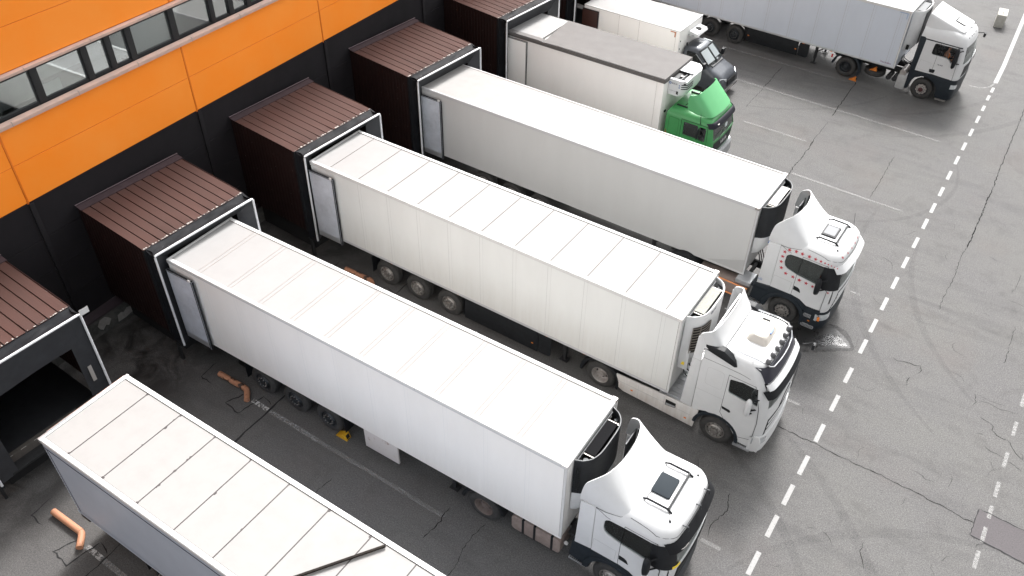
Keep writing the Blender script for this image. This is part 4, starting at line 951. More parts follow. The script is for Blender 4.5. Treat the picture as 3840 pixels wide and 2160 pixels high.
chassis_tractor(T2, 10.7, 14.9, 1.3)
arch(T2, (11.52, 1.3), 1.24, .72, .62, .53, 10, 175, .45, m_blk)
b = B(); b.prism([(a_, z) for a_, z in rrect(12.45, 13.97, .34, .93, .12)], 'l', .08, .62); o = b.done('fuel_tank', m_tank, T2, bevel=.015)
for a in (12.78, 13.14, 13.68): B().box(a, a+.07, .068, .63, .33, .94).done('tank_strap', m_blk, o, bevel=.008)
B().lathe([(0, -.02), (.06, -.02), (.06, .03)], (14.08, .2, .8), 12).done('filler_cap', m_paint_d, T2)
B().box(14.05, 14.6, .35, 1.0, 1.05, 1.12).done('catwalk', m_blk2, T2)

# ============================================================ TRUCK 3 : lamps on the roof
T3 = thing('articulated_truck', (3.869, 1.187, 0), -.0405, 'white articulated truck with a row of roof lamps, chrome roof bars and white side skirts', 'truck', GRP)
L = 14.315; H = 4.283; zb = 1.24
trailer(T3, L, W, H, zb, m_side3, m_roof, m_aluw, [.84+1.289*i for i in range(11)], 0, [2.19+1.28*i for i in range(10)], seam_m=mat('brown_roof_seam', (.10, .085, .075), .8, var=.3, vscale=20), railm=m_silver, sw=.008)
B().box(L-.30, L-.28, .13, W-.13, H-.024, H-.018).done('roof_seam', m_seam, T3)
reefer(T3, L, W, 2.15, 4.2, m_paint, mat('grey_condenser_coil', (.10, .10, .085), .5, var=.5, vscale=30, metal=.3), True, l0=.28, l1=2.42, D=.48)
B().box(L+.012, L+.30, .36, .44, 2.1, 2.9).done('unit_control_box', m_paint, T3, bevel=.02)
B().box(L+.03, L+.2, .352, .36, 2.28, 2.40).done('yellow_label', m_ylab, T3)
for a in (3.04, 4.46, 5.88): axle(T3, a, W, 'trail')
mudflap(T3, 2.35, W); mudflap(T3, 6.5, W)
for l in (.06, W-.10):
    b = B(); b.box(6.60, 9.60, l, l+.04, .27, zb-.02); b.prism(rrect(9.63, 10.1, .30, zb-.02, .1), 'l', l, l+.04)
    b.done('side_guard', m_blk, T3, bevel=.006)
B().box(9.35, 9.42, .052, .06, .55, .59).done('marker_lamp', m_amb, T3)
for a in (3.35, 6.3, 9.9, 11.3): B().box(a, a+.08, .03, .05, zb-.05, zb-.01).done('marker_lamp', m_amb, T3)
landing(T3, 10.45, W, zb)
ax, lc = 15.94, 1.3; org = (ax, lc); P = dict(loc=(ax, lc, 0)); hw = 1.25
C = Cab([(.50, -.8, 1.36, 1.22, .30, .10), (.70, -.84, 1.40, 1.25, .30, .11), (1.2, -.84, 1.42, 1.25, .30, .11), (1.9, -.84, 1.44, 1.25, .30, .12), (2.3, -.84, 1.40, 1.25, .30, .12), (2.95, -.84, 1.22, 1.25, .32, .12), (3.15, -.84, 1.12, 1.245, .34, .10), (3.4, -.84, 1.00, 1.21, .35, .08),
         (3.55, -.84, .94, 1.12, .36, .06), (3.62, -.83, .90, 1.02, .36, .05), (3.65, -.8, .82, .93, .34, .04)])
win = [(.10, 2.86), (.07, 2.80), (.10, 2.36), (.15, 2.31), (.62, 2.25), (.72, 2.30), (.96, 2.25), (1.0, 2.28), (.90, 2.90), (.45, 2.93)]
under = [(-1.3, .2), (-1.3, 1.02), (-.72, 1.05), (-.4, 1.18), (.1, 1.17), (.42, .98), (.62, .70), (.66, .2)]
make_cab(T3, C, org, m_paint, [win], (1.02, 1.10, 2.20, 2.84), (-.7, 1.2, 1.12, 1.5, 3.1), under)
door_lines(T3, org, hw, [(.02, 1.42), (.02, 3.0), (.82, 2.98), (1.06, 2.2), (1.12, 1.6), (1.10, .86), (.66, .72), (.42, .99), (.25, 1.1)], m_paint, [(.03, 1.69), (.28, 1.66), (.32, 1.60), (.29, 1.55), (.05, 1.60)])
b = B()
for s in (-1, 1):
    def ln(p, q, wd=.008):
        p = Vector(p); q = Vector(q); t = (q-p).normalized(); nn = Vector((-t.y, t.x))*wd/2
        b.prism([tuple(p+nn), tuple(q+nn), tuple(q-nn), tuple(p-nn)], 'l', s*(hw-.005), s*(hw+.002))
    ln((-.86, 1.1), (-.84, 3.2)); ln((-.84, 1.95), (.02, 1.95)); ln((-1.2, 3.05), (-.84, 3.05))
    rp = rrect(-.62, -.10, 2.28, 2.97, .1)
    for i in range(len(rp)): ln(rp[i], rp[(i+1) % len(rp)], .006)
b.done('body_seam', m_seam_l, T3, **P)
for s in (-1, 1):
    B().prism([(-1.22, 1.08), (-.86, 1.06), (-.86, 3.7), (-.98, 3.95), (-1.08, 3.9)], 'l', s*1.19, s*1.245).done('side_extender', m_paint, T3, bevel=.012, **P)
    # vent in the roof side
    B().prism([(-.84, 3.56), (-.82, 3.73), (-.28, 3.74), (.08, 3.53), (.17, 3.38), (.10, 3.33), (-.05, 3.37)], 'l', s*(1.02), s*(1.235)).done('roof_side_vent', m_blk, T3, bevel=.01, **P)
base = mir([(-1.0, -1.24, 3.55), (-.6, -1.22, 3.60), (-.36, -1.08, 3.64), (-.33, -.8, 3.65), (-.33, -.4, 3.65), (-.33, 0, 3.65)])
top = mir([(-1.08, -1.24, 3.85), (-1.0, -1.22, 4.05), (-.74, -1.12, 4.18), (-.66, -.8, 4.22), (-.63, -.4, 4.22), (-.62, 0, 4.22)])
spoiler(T3, org, base, top, m_paint, pw=1.2)
b = B(); b.box(-.8, -.74, -1.0, 1.0, 3.66, 4.05)
b.done('spoiler_inner', m_paint_d, T3, bevel=.02, **P)
b = B()
for q in (-.7, .0, .7): b.box(-.83, -.80, q-.05, q+.05, 3.8, 3.95)
b.done('spoiler_bracket', m_hole, T3, **P)
for s_ in (-1, 1):
    B().tube([(a, s_*(C.at(z)[2]+.001), z) for a, z in ((-.8, 3.22), (-.2, 3.22), (.4, 3.20), (.62, 3.16))], .006, 5).done('body_gap', m_gap, T3, **P)
    B().tube([(-.36, s_*1.09, 3.655), (-.345, s_*.95, 3.66), (-.335, s_*.5, 3.665), (-.33, 0, 3.665)], .008, 5).done('body_gap', m_gap, T3, **P)
b = B()      # pressed ribs in the roof
for q in range(9):
    l = -.86+q*.215; a1 = .72 if abs(l) > .55 else (.12 if 0 else .72)
    b.mat(0).box(-.25, a1, l-.02, l+.02, 3.645, 3.662); b.mat(1).box(-.25, a1, l+.02, l+.036, 3.645, 3.656)
b.done('roof_rib', [m_paint, m_ribd], T3, **P)
b = B()
def rb(z, g): return [(x, y, z) for x, y in rrect(.0+g, .60-g, -.30+g, .60-g, .12)]
rr_ = [rb(3.64, -.03), rb(3.69, .0), rb(3.78, .03), rb(3.86, .08), rb(3.89, .14)]
for A_, C_ in zip(rr_, rr_[1:]): b.strip(A_+[A_[0]], C_+[C_[0]])
b.add(rr_[-1], [tuple(range(len(rr_[-1])))])
o = b.done('roof_air_conditioner', m_cream, T3, smooth=30, **P)
B().prism(rrect(.12, .36, .40, .60, .05), 'z', 3.74, 3.86).done('air_grille', m_hole, o)
B().box(.50, .56, .08, .3, 3.80, 3.86).done('blue_lettering', m_txtb, o)
b = B()
for s in (-1, 1):
    b.tube([(-.15, s*1.0, 3.72), (.5, s*1.0, 3.74), (.78, s*.98, 3.70), (.95, s*.86, 3.55), (1.03, s*.7, 3.46)], .022, 8)
    for a in (-.05, .5): b.tube([(a, s*.97, 3.62), (a, s*1.0, 3.73)], .015, 6)
b.tube([(1.03, -.7, 3.46), (1.08, -.3, 3.46), (1.09, 0, 3.46), (1.08, .3, 3.46), (1.03, .7, 3.46)], .022, 8)
b.done('chrome_light_bar', m_chrome, T3, **P)
for i in range(6):
    l = -.80+i*.32; a = .92-.04*abs(l)
    o = B().lathe([(0, .05), (.09, .05), (.10, .03), (.105, -.0), (.085, -.07), (.04, -.10), (0, -.10)], (a, l, 3.66), 18, 'a').done('roof_lamp', mat('grey_lamp_shell', (.09, .09, .095), .35, metal=.3), T3, **P)
    B().lathe([(0, 0), (.088, 0)], (a+.052, l, 3.66), 18, 'a').done('lamp_glass', m_blk, o)
B().grid(lambda u, v: (C.front(-1.12+2.24*u, 3.54-.40*v)+.035+.02*v, (-1.12+2.24*u), 3.55-.44*v), 20, 4).done('black_name_board', mat('navy_black_board', (.018, .018, .03), .35), T3, solid=.02, smooth=60, **P)
B().grid(lambda u, v: (C.front(-1.12+2.24*u, 3.10-.16*v)+.08+.06*v, -1.15+2.3*u, 3.10-.16*v), 20, 3).done('roof_brow', m_paint, T3, solid=.03, smooth=60, **P)
B().grid(lambda u, v: (C.front((-1.2+2.4*u)*.99, 2.95-.2*v)+.07+.13*v, -1.24+2.48*u, 2.94-.22*v-.05*abs(2*u-1)**3), 24, 4).done('sun_visor', m_vis, T3, solid=.025, smooth=60, **P)
b = B(); b.tube([(1.5, -.85, 2.18), (1.47, -.3, 2.34), (1.46, .1, 2.36)], .012, 5); b.tube([(1.52, .1, 2.2), (1.46, .6, 2.35), (1.42, .9, 2.36)], .012, 5)
b.done('wiper', m_blk, T3, **P)
b = B(); b.mat(0).grid(lambda u, v: (C.front(-1.0+2.0*u, .95+.75*v)+.006, -1.0+2.0*u, .95+.75*v), 14, 4); b.mat(1)
for i in range(3): b.grid(lambda u, v: (C.front(-.95+1.9*u, 1.12+i*.2)+.02, -.95+1.9*u, 1.06+i*.22+.10*v), 14, 2)
b.done('grille', [m_hole, m_paint], T3, solid=.01, **P)
Cb = Cab([(.28, 1.1, 1.38, 1.20, .30, .12), (.36, 1.1, 1.48, 1.26, .34, .12), (.6, 1.1, 1.50, 1.265, .34, .12), (1.0, 1.1, 1.48, 1.26, .32, .12)])
Cb.body().done('bumper', m_paint, T3, **P)
for s in (-1, 1):
    B().grid(lambda u, v: (Cb.front(s*(1.255-.35*u), .84)+.008, s*(1.262-.35*u), .72+.25*v), 8, 3).done('headlight', m_lamp, T3, smooth=60, **P)
    B().prism([(.64, .40), (.62, .72), (1.14, .88), (1.14, .40)], 'l', s*.9, s*1.1).done('step_well', m_hole, T3, **P)
    st = B(); st.mat(0).prism(rrect(.62, 1.12, -.0, .22, .03), 'z', .38, .46); st.mat(1)
    st = B(); st.mat(0).box(.62, 1.14, s*1.18-.11, s*1.18+.09, .36, .44); st.mat(1)
    for i in range(6):
        for j in range(3): st.box(.70+i*.06, .735+i*.06, s*1.15-.07+j*.05, s*1.15-.04+j*.05, .439, .444)
    st.done('step', [m_alu, m_hole], T3, bevel=0, **P)
    B().prism([(1.14, .46), (1.16, 1.05), (1.30, 1.12), (1.38, .9), (1.36, .46)], 'l', s*1.2, s*1.262).done('bumper_corner', m_paint, T3, bevel=.015, **P)
    # skirts, long side fairing between the axles
    b = B(); b.prism([(-3.28, .44), (-3.40, .99), (-.60, 1.06), (-.69, .25), (-3.1, .36)], 'l', s*1.20, s*1.25); o = b.done('side_skirt', m_paint_d, T3, bevel=.015, **P)
    cx = B(); cx.mat(0).prism([(-1.66, .66), (-1.66, .90), (-1.32, .90), (-1.32, .70)], 'l', s*1.24, s*1.2535); cx.mat(1).prism([(-1.64, .68), (-1.64, .76), (-1.34, .78), (-1.34, .72)], 'l', s*1.25, s*1.256)
    cx.done('skirt_step', [m_hole, m_alu], o)
    cx = B(); cx.box(-1.72, -1.712, s*1.252-.002, s*1.252+.002, .30, 1.0); cx.box(-2.6, -2.592, s*1.252-.002, s*1.252+.002, .33, 1.0); cx.prism([(-3.3, .74), (-.62, .72), (-.62, .71), (-3.3, .725)], 'l', s*1.249, s*1.2535)
    cx.done('skirt_seam', m_seam_l, o)
    B().box(-1.0, -.92, s*1.255-.003, s*1.255+.004, .47, .52).done('marker_lamp', m_amb, o)
    B().box(-2.85, -2.77, s*1.255-.003, s*1.255+.004, .55, .6).done('marker_lamp', m_amb, o)
b = B()
for i in range(12): b.box(-1.95, -1.25, -1.1+i*.19, -.95+i*.19, 1.0, 1.02)
b.box(-1.95, -1.25, -1.15, 1.15, .96, .995)
b.done('catwalk', m_alu, T3, **P)
arch(T3, org, hw, .74, .64, .50, -5, 178, .45)
mirror(T3, org, hw, .78, 2.30, m_paint, h=.62, w=.10, d=.22)
mirror(T3, (ax, lc), hw-.1, .78, 1.98, m_paint, h=.24, w=.09, d=.18, s_=(-1,))
b = B(); b.tube([(1.3, 1.2, 2.95), (1.5, 1.45, 2.9), (1.58, 1.55, 2.8)], .015, 6); b.box(1.54, 1.62, 1.47, 1.62, 2.62, 2.82); b.done('kerb_mirror', m_blk, T3, bevel=.02, **P)
axle(T3, ax, W, 'steer', .08, z=.51); axle(T3, 11.95, W, 'drive', .10, double=True)
arch(T3, (11.95, 1.3), 1.24, .72, .62, .53, -20, 185, .45, m_blk)
chassis_tractor(T3, 11.1, 15.1, 1.3)
m_ = Matrix.Translation((L+.50, .95, 4.02)) @ Matrix.Rotation(PI/2, 4, 'Z') @ Matrix.Rotation(PI/2, 4, 'X')
text('Carrier', 'unit_lettering', m_txt, T3, .13, m_)

# ============================================================ TRUCK 4 : stars
T4 = thing('articulated_truck', (3.570, 8.080, 0), -.0537, 'white articulated truck with red stars round its cab windows and a plain grey sided trailer', 'truck', GRP)
L = 14.608; H = 4.06; zb = 1.18
trailer(T4, L, W, H, zb, m_side_g, m_roof_d, m_silver, [], 0, [], rw_=.07, frame='alu', railm=m_side_g)
B().prism([(L-1.5, zb+.04), (L-.07, zb+.04), (L-.07, zb+.62)], 'l', .008, .0125).done('side_patch', mat('darker_panel_patch', (.42, .42, .415), .5), T4)
reefer(T4, L, W, 2.0, 3.98, m_blk, mat('unit_inner_metal', (.25, .24, .23), .5, metal=.4, var=.4, vscale=9), None, 2.72, m_paint, l0=.22, l1=2.4, D=.45)
b = B(); pts = [(.17*math.cos(t*PI/8), .06*math.sin(t*PI/8)) for t in range(16)]
b.prism([(.62+x, 2.55+z) for x, z in pts], 'a', L+.45, L+.475); b.done('unit_badge', m_txtb, T4)
for a in (3.1, 4.5, 5.9): axle(T4, a, W, 'trail')
landing(T4, 10.9, W, zb)
ax, lc = 16.28, .95; C4 = scania(T4, ax, lc, stars=True, sunroof_glass=True)
wheel(T4, ax, -.30+.07, 'scal'); wheel(T4, ax, 2.20-.07, 'scal', flip=True)
wheel(T4, 12.4, -.2, 'drive', double=True); wheel(T4, 12.4, 2.1, 'drive', flip=True, double=True)
chassis_tractor(T4, 11.6, 15.7, .95)
ST = [(15.85, 3.0, 1), (15.82, 2.79, 1), (15.82, 2.57, 1), (15.88, 2.33, 1.05), (16.07, 2.17, 1.05), (16.33, 2.14, 1.05), (16.56, 2.11, 1.1), (16.8, 2.09, 1), (17.03, 2.06, .9), (15.98, 3.13, 1), (16.2, 3.16, 1), (16.41, 3.155, 1), (16.65, 3.15, 1.05), (16.86, 3.145, .9), (17.04, 3.14, .75), (17.18, 3.135, .55), (17.29, 3.13, .45), (17.4, 3.125, .4), (17.5, 3.12, .4), (17.6, 3.11, .4), (17.56, 2.04, .6)]
for x, z, k in ST:
    b = B()
    zz = min(z, 3.10) if x > 15.9 and z > 3.1 else z
    pts = [(x-ax+.078*k*(1 if i % 2 == 0 else .42)*math.sin(i*PI/5), z+.078*k*(1 if i % 2 == 0 else .42)*math.cos(i*PI/5)) for i in range(10)]
    def yy(z_): return -C4.at(z_)[2]-.004
    n_ = len(pts); b.add([(p[0], yy(p[1]), p[1]) for p in pts]+[(x-ax, yy(z), z)], [(i, (i+1) % n_, n_) for i in range(n_)]); b.done('star_decal', m_star, T4, loc=(ax, lc, 0), solid=.002)
for i in range(5):
    b = B(); l = -.85+i*.34; z = 3.30; k = .8
    pts = [(l+.06*k*(1 if j % 2 == 0 else .42)*math.sin(j*PI/5), z+.06*k*(1 if j % 2 == 0 else .42)*math.cos(j*PI/5)) for j in range(10)]
    b.add([(C4.front(p[0], p[1])+.006, p[0], p[1]+.004) for p in pts]+[(C4.front(l, z)+.006, l, z+.004)], [(j, (j+1) % 10, 10) for j in range(10)]); b.done('star_decal', m_star, T4, loc=(ax, lc, 0), solid=.002)
text('LG', 'cab_lettering', m_txtb, T4, .12, side_text(15.22, lc-1.256, 1.52))
b = B(); b.tube([(13.8, -.32, .93), (14.95, -.32, .90)], .028, 8); b.tube([(13.8, -.32, .42), (14.95, -.32, .42)], .028, 8)
b.done('orange_guard_bar', mat('orange_bar', (.72, .27, .10), .5), T4)
B().prism(rrect(13.0, 14.9, .36, .93, .08), 'l', -.25, .25).done('side_tank', m_tank, T4, bevel=.015)
B().prism([(14.45, 1.0), (15.0, 1.0), (15.0, 1.16), (14.45, 1.16)], 'l', -.30, .35).done('battery_box_lid', m_alu, T4, bevel=.015)
b = B()
for i in range(7): b.box(15.05+i*.07, 15.09+i*.07, -.27, .2, 1.18, 1.21)
b.box(15.03, 15.6, -.28, .25, 1.1, 1.18); b.done('ribbed_cover', m_dkp, T4)
arch(T4, (12.4, .95), 1.24, .72, .62, .53, -10, 185, .45, m_blk)

# ============================================================ TRAILER 1 (its tractor is out of the picture)
T1 = thing('semi_trailer', (6.506, -11.53, 0), -.031, 'trailer with blue grey side, black roof seams and a bar lying on its roof', 'trailer')
L = 14.0; H = 4.07; zb = 1.08
trailer(T1, L, W, H, zb, m_side_b, m_roof_d, m_aluw, [.96+1.25*i for i in range(11)], 0, [], seam_m=m_seam_d, door=False, railm=m_side_b, sw=.012)
B().box(.05, 12, .004, .0125, H-.30, H-.27).done('side_moulding', m_txt, T1)
B().box(.13, .15, .004, .0125, zb+.1, H-.27).done('side_moulding', m_txt, T1)
b = B(); b.mat(0).box(-.05, .03, -.005, W+.005, H-.12, H+.01); b.mat(1).box(-.055, -.02, .25, W-.1, H+.0, H+.03)
for i in range(12): b.mat(2).box(-.02, .0, .15+i*.2, .17+i*.2, H+.008, H+.018)
b.done('rear_header', [m_alu, m_chrome, m_hole], T1, bevel=.004)
p0, p1 = Vector((7.63, .55)), Vector((8.89, 2.42)); t_ = (p1-p0).normalized(); n_ = Vector((-t_.y, t_.x))*.028
p0 = p0-t_*.35
b = B(); b.prism([tuple(p0+n_), tuple(p1+n_), tuple(p1-n_), tuple(p0-n_)], 'z', H+.01, H+.06)
tag(b.done('roof_rod', mat('dark_weathered_bar', (.028, .024, .021), .9, var=.4, vscale=8, spec=.1), T1, bevel=.008))
b = B(); rj = random.Random(2)
for q in range(40):
    i = rj.randint(0, 6); a = .96+1.25*i+rj.uniform(-.03, .03); l = rj.choice([.16, 2.44]) if rj.random() < .6 else rj.uniform(.3, 2.3); r = rj.uniform(.012, .04)
    b.add([(a+r*math.cos(t)*rj.uniform(.5, 1), l+r*1.6*math.sin(t)*rj.uniform(.5, 1), H-.0175+.0004*q/40) for t in [k*PI/4 for k in range(8)]], [tuple(range(8))])
tag(b.done('sealant_stains', m_seam_d, T1), kind='stuff')
b = B()
for i in range(24): b.lathe([(0, -.006), (.012, -.004), (.013, 0)], (.07, .004, zb+.12+i*.12), 6)
b.done('rivets', m_rimd, T1)
for a in (3.1, 4.5, 5.9): axle(T1, a, W, 'traildark')
landing(T1, 10.4, W, zb); mudflap(T1, 2.4, W)
B().box(.1, .16, .1, .35, .75, .95).done('rear_lamp', m_red, T1, bevel=.01)

# ============================================================ TRUCK 7 : parked across the yard
GX = 5.13; T7 = thing('articulated_truck', (18.97-13.9*math.cos(-.09), 26.8-13.9*math.sin(-.09), 0), -.09, 'white truck with dark grey lower cab and a driver inside, parked away from the docks', 'truck')
L = 13.9; H = 4.12; zb = 1.17
trailer(T7, L, W, H, zb, mat('cool_grey_trailer_side', (.58, .62, .69), .4, var=.06, vscale=1.2, stretch=(1, 1, .3)), m_roof, m_aluw, [12.9, 11.6, 10.3, 9, 7.7], 0, [.3+1.312*i for i in range(11)], railm=m_alu, msm=m_seam, door=False)
reefer(T7, L, W, 2.0, 4.05, m_paint, m_rimd, None, l0=.3, l1=2.38, D=.48)
B().grid(lambda u, v: (L+.515-.10*abs(u-.5)**2, .85+1.1*u, 2.3+1.6*v), 8, 2).done('unit_dark_panel', m_blk, T7, solid=.01)
B().box(L+.16, L+.3, .285, .3, 2.15, 2.4).done('unit_vent', m_hole, T7)
for a in (2.3, 3.78, 5.26): axle(T7, a, W, 'traildark', lo=.08)
for l in (.06, W-.10):
    b = B(); b.box(5.98, 8.90, l, l+.04, .38, zb-.02); b.prism(rrect(8.95, 9.5, .4, zb-.02, .12), 'l', l, l+.04); b.done('side_guard', m_blk, T7, bevel=.006)
mudflap(T7, 5.85, W); landing(T7, 9.8, W, zb)
for a in (6.05, 8.75): B().box(a, a+.08, .052, .06, .7, .74).done('marker_lamp', m_amb, T7)
for a in (9.1, 10.6): B().box(a, a+.1, .03, .05, zb-.05, zb-.01).done('marker_lamp', m_amb, T7)
text('ThermoBox', 'trailer_lettering', mat('plum_lettering', (.18, .04, .12), .5), T7, .11, side_text(13.15, .006, 1.33))
b = B(); b.mat(0).box(13.35, 13.75, .004, .012, H-.17, H-.14); b.box(13.72, 13.75, .004, .012, H-.42, H-.14)
b.done('blue_corner_tape', mat('pale_blue_tape', (.25, .36, .55), .5), T7)
ax, lc = 15.42, 1.3; org = (ax, lc); P = dict(loc=(ax, lc, 0))
C = Cab([(.9, -.8, 1.42, 1.23, .24, .10), (1.3, -.8, 1.50, 1.25, .26, .10), (2.2, -.8, 1.54, 1.25, .28, .11), (3.0, -.8, 1.38, 1.25, .30, .11), (3.12, -.79, 1.34, 1.24, .32, .11), (3.3, -.78, 1.28, 1.19, .36, .11), (3.46, -.77, 1.16, 1.10, .38, .10), (3.56, -.76, 1.0, 1.0, .38, .08), (3.6, -.74, .85, .88, .34, .05)])
win = [(-.08, 2.86), (-.10, 2.42), (-.04, 2.36), (.62, 2.34), (.76, 2.28), (.86, 2.17), (1.08, 2.14), (1.08, 2.5), (1.02, 2.88), (.9, 2.93), (-.02, 2.93)]
under = [(-1.0, .5), (-1.0, 1.38), (.22, 1.40), (1.1, 1.38), (1.22, 1.3), (1.22, 1.15), (1.8, 1.1), (1.8, .5)]
make_cab(T7, C, org, m_paint, [win], (1.02, 1.12, 2.2, 3.0), (-.7, 1.30, 1.12, 1.5, 3.05), under, gm=m_glassc)
b = B(); b.prism([(-.12, 2.3), (.17, 2.3), (.17, 2.97), (-.12, 2.97)], 'l', -hw+.05, -hw+.06); b.done('sleeper_blind', m_hole, T7, **P)
door_lines(T7, org, hw, [(.19, 1.41), (.19, 3.0), (1.04, 3.0), (1.16, 2.2), (1.2, 1.36)], m_paint, [(.06, 1.64), (.3, 1.66), (.33, 1.6), (.30, 1.48), (.08, 1.48)])
for s in (-1, 1):
    b = B(); b.prism([(-.81, 1.0), (-.81, 3.10), (-.60, 3.10), (-.52, 3.0), (-.58, 1.0)], 'l', s*1.2, s*1.256); b.prism([(-.8, 3.05), (1.16, 3.02), (1.18, 2.98), (-.8, 2.99)], 'l', s*1.2, s*1.258)
    b.done('black_trim', m_dkp, T7, bevel=.004, **P)
b = B()
for i in range(5): b.prism([(-.42, 2.40+i*.11), (.0-.12, 2.42+i*.11), (-.12, 2.44+i*.11), (-.42, 2.43+i*.11)], 'l', -1.245, -1.257)
b.done('pressed_rib', m_paint, T7, bevel=.004, **P)
b = B()
for p in (((-.45, 1.98), (.06, 1.93)), ((-.45, 1.98), (-.5, 1.5)), ((.06, 1.93), (.05, 1.48)), ((-.5, 1.5), (.05, 1.48))):
    p0, q0 = Vector(p[0]), Vector(p[1]); t = (q0-p0).normalized(); nn = Vector((-t.y, t.x))*.004; b.prism([tuple(p0+nn), tuple(q0+nn), tuple(q0-nn), tuple(p0-nn)], 'l', -1.245, -1.2525)
b.done('locker_seam', m_seam_l, T7, **P)
text('18.440', 'door_lettering', m_txt, T7, .10, side_text(ax+.32, lc-1.254, 1.92, -.03))
base = mir([(-.78, -1.1, 3.42), (-.2, -1.04, 3.54), (.5, -.95, 3.58), (.92, -.84, 3.60), (1.0, -.5, 3.60), (1.02, 0, 3.60)])
top = mir([(-.80, -1.0, 3.5), (-.79, -.98, 3.9), (-.76, -.94, 4.10), (-.74, -.80, 4.15), (-.74, -.4, 4.16), (-.74, 0, 4.16)])
spoiler(T7, org, base, top, m_paint, pw=1.0, sm=24)
hz = lambda a: 3.605+(4.16-3.605)*(1.02-a)/(1.76)
def hatch(u, v):
    a = .30+.48*u; l = -.33+.62*v; return (a, l, hz(a)+.018)
B().grid(hatch, 2, 2).done('roof_hatch', m_blk, T7, solid=.01, **P)
B().grid(lambda u, v: (.36+.40*u, -.27+.5*v, hz(.36+.4*u)+.032), 2, 2).done('hatch_glass', m_paint_d, T7, solid=.006, **P)
b = B()
for l in (-.25, .35): b.tube([(.98, l, 3.60), (1.0, l, 3.66), (1.1, l+.06, 3.66)], .014, 6)
for l in (-.7, -.35, -.1, .3): b.lathe([(0, .02), (.03, .02), (.03, 0)], (C.front(l, 3.35), l, 3.35), 8, 'a')
b.done('roof_marker', m_blk, T7, **P)
Cb = Cab([(.26, .95, 1.42, 1.20, .22, .10), (.36, .95, 1.50, 1.25, .24, .10), (1.0, .95, 1.53, 1.262, .24, .10), (1.36, .95, 1.53, 1.258, .24, .10)])
Cb.body().done('bumper', m_dkp, T7, **P)
for s in (-1, 1):
    B().prism([(-.80, .35), (-.80, 1.40), (.22, 1.39), (1.22, 1.37), (1.22, .30), (.72, .32), (.66, .75), (.45, 1.02), (.15, 1.17), (-.15, 1.17), (-.45, 1.02), (-.62, .75), (-.66, .35)], 'l', s*.85, s*1.25).done('lower_panel', m_dkp, T7, bevel=.012, **P)
    B().grid(lambda u, v: (Cb.front(s*(1.257-.3*u), 1.05)+.008, s*(1.265-.3*u), .92+.22*v), 6, 2).done('headlight', m_lamp, T7, smooth=60, **P)
    B().prism([(.75, .24), (.75, .30), (1.25, .30), (1.25, .24)], 'l', s*1.1, s*1.3).done('step', m_rimg, T7, **P)
b = B(); b.grid(lambda u, v: (C.front(-.9+1.8*u, 1.45+.6*v)+.006, -.9+1.8*u, 1.45+.6*v), 12, 3); b.done('grille', m_blk, T7, **P)
mirror(T7, org, hw, 1.02, 2.52, h=1.0, w=.12, d=.26)
b = B(); b.tube([(1.3, .9, 3.1), (1.5, 1.3, 3.0), (1.55, 1.45, 2.9)], .02, 6); b.box(1.5, 1.6, 1.38, 1.6, 2.74, 2.92); b.done('kerb_mirror', m_blk, T7, bevel=.03, **P)
b = B(); b.tube([(1.6, -.8, 2.2), (1.54, -.2, 2.36)], .012, 5); b.tube([(1.6, 0, 2.2), (1.54, .6, 2.36)], .012, 5); b.done('wiper', m_blk, T7, **P)
arch(T7, org, 1.17, .72, .67, .51, -10, 185, .7, m_blk2, name='wheel_housing'); axle(T7, ax, W, 'white', .07); axle(T7, 11.55, W, 'drivedark', .07, double=True)
arch(T7, (11.55, 1.3), 1.24, .76, .66, .50, -20, 175, .45, m_dkp)
chassis_tractor(T7, 10.7, 14.7, 1.3)
B().lathe([(r_, h*.8) for r_, h in TY], (12.95, .58, .42), 30, 'z').done('spare_tyre', m_rub, T7)
b = B()
for a in (13.75, 14.05): b.tube([(a, .1, .62), (a, .75, .62)], .13, 14)
b.done('air_tank', m_blk2, T7)
B().prism(rrect(14.18, 14.62, .22, .95, .06), 'l', .06, .6).done('step_box', mat('grey_step_box', (.42, .42, .42), .45, var=.2, vscale=6), T7, bevel=.02)
B().tube([(14.35, .12, 1.05), (14.35, .95, 1.05)], .15, 16).done('exhaust_shield', m_rimw, T7)
B().box(11.2, 11.3, -.0, .05, .95, 1.1).done('rear_lamp', m_red, T7) if 0 else B().box(10.72, 10.8, .02, .1, .85, 1.0).done('rear_lamp', m_red, T7)

# driver in truck 7 (continuous skinned body)
def skin_mesh(name, joints, edges, m, parent, loc, sub=2):
    me = bpy.data.meshes.new(name); me.from_pydata([j[:3] for j in joints], edges, []); me.materials.append(m)
    o = link(bpy.data.objects.new(name, me)); md = o.modifiers.new('s', 'SKIN'); md.use_smooth_shade = True
    for i, j in enumerate(joints):
        sv = me.skin_vertices[0].data[i]; sv.radius = (j[3], j[4] if len(j) > 4 else j[3]); sv.use_root = i == 0
    sb = o.modifiers.new('u', 'SUBSURF'); sb.levels = sub; sb.render_levels = sub
    bpy.context.view_layer.update()
    m2 = bpy.data.meshes.new_from_object(o.evaluated_get(bpy.context.evaluated_depsgraph_get())); o.modifiers.clear(); o.data = m2
    if not m2.materials: m2.materials.append(m)
    o.location = loc; o.parent = parent; return o
m_skin = mat('skin', (.48, .25, .17), .55, var=.1, vscale=20)
m_shirt = mat('orange_vest', (.85, .22, .03), .7)
m_shirt2 = mat('plum_shirt', (.30, .03, .07), .8)
per = thing('person', (0, 0, 0), 0, 'driver in an orange vest sitting at the wheel of the far truck', 'person')
pm = T7.location.copy(); cs, sn = math.cos(-.09), math.sin(-.09)
per.location = (pm.x+cs*(ax+.48)-sn*(lc-.62), pm.y+sn*(ax+.48)+cs*(lc-.62), 1.86); per.rotation_euler = (0, 0, -.09)
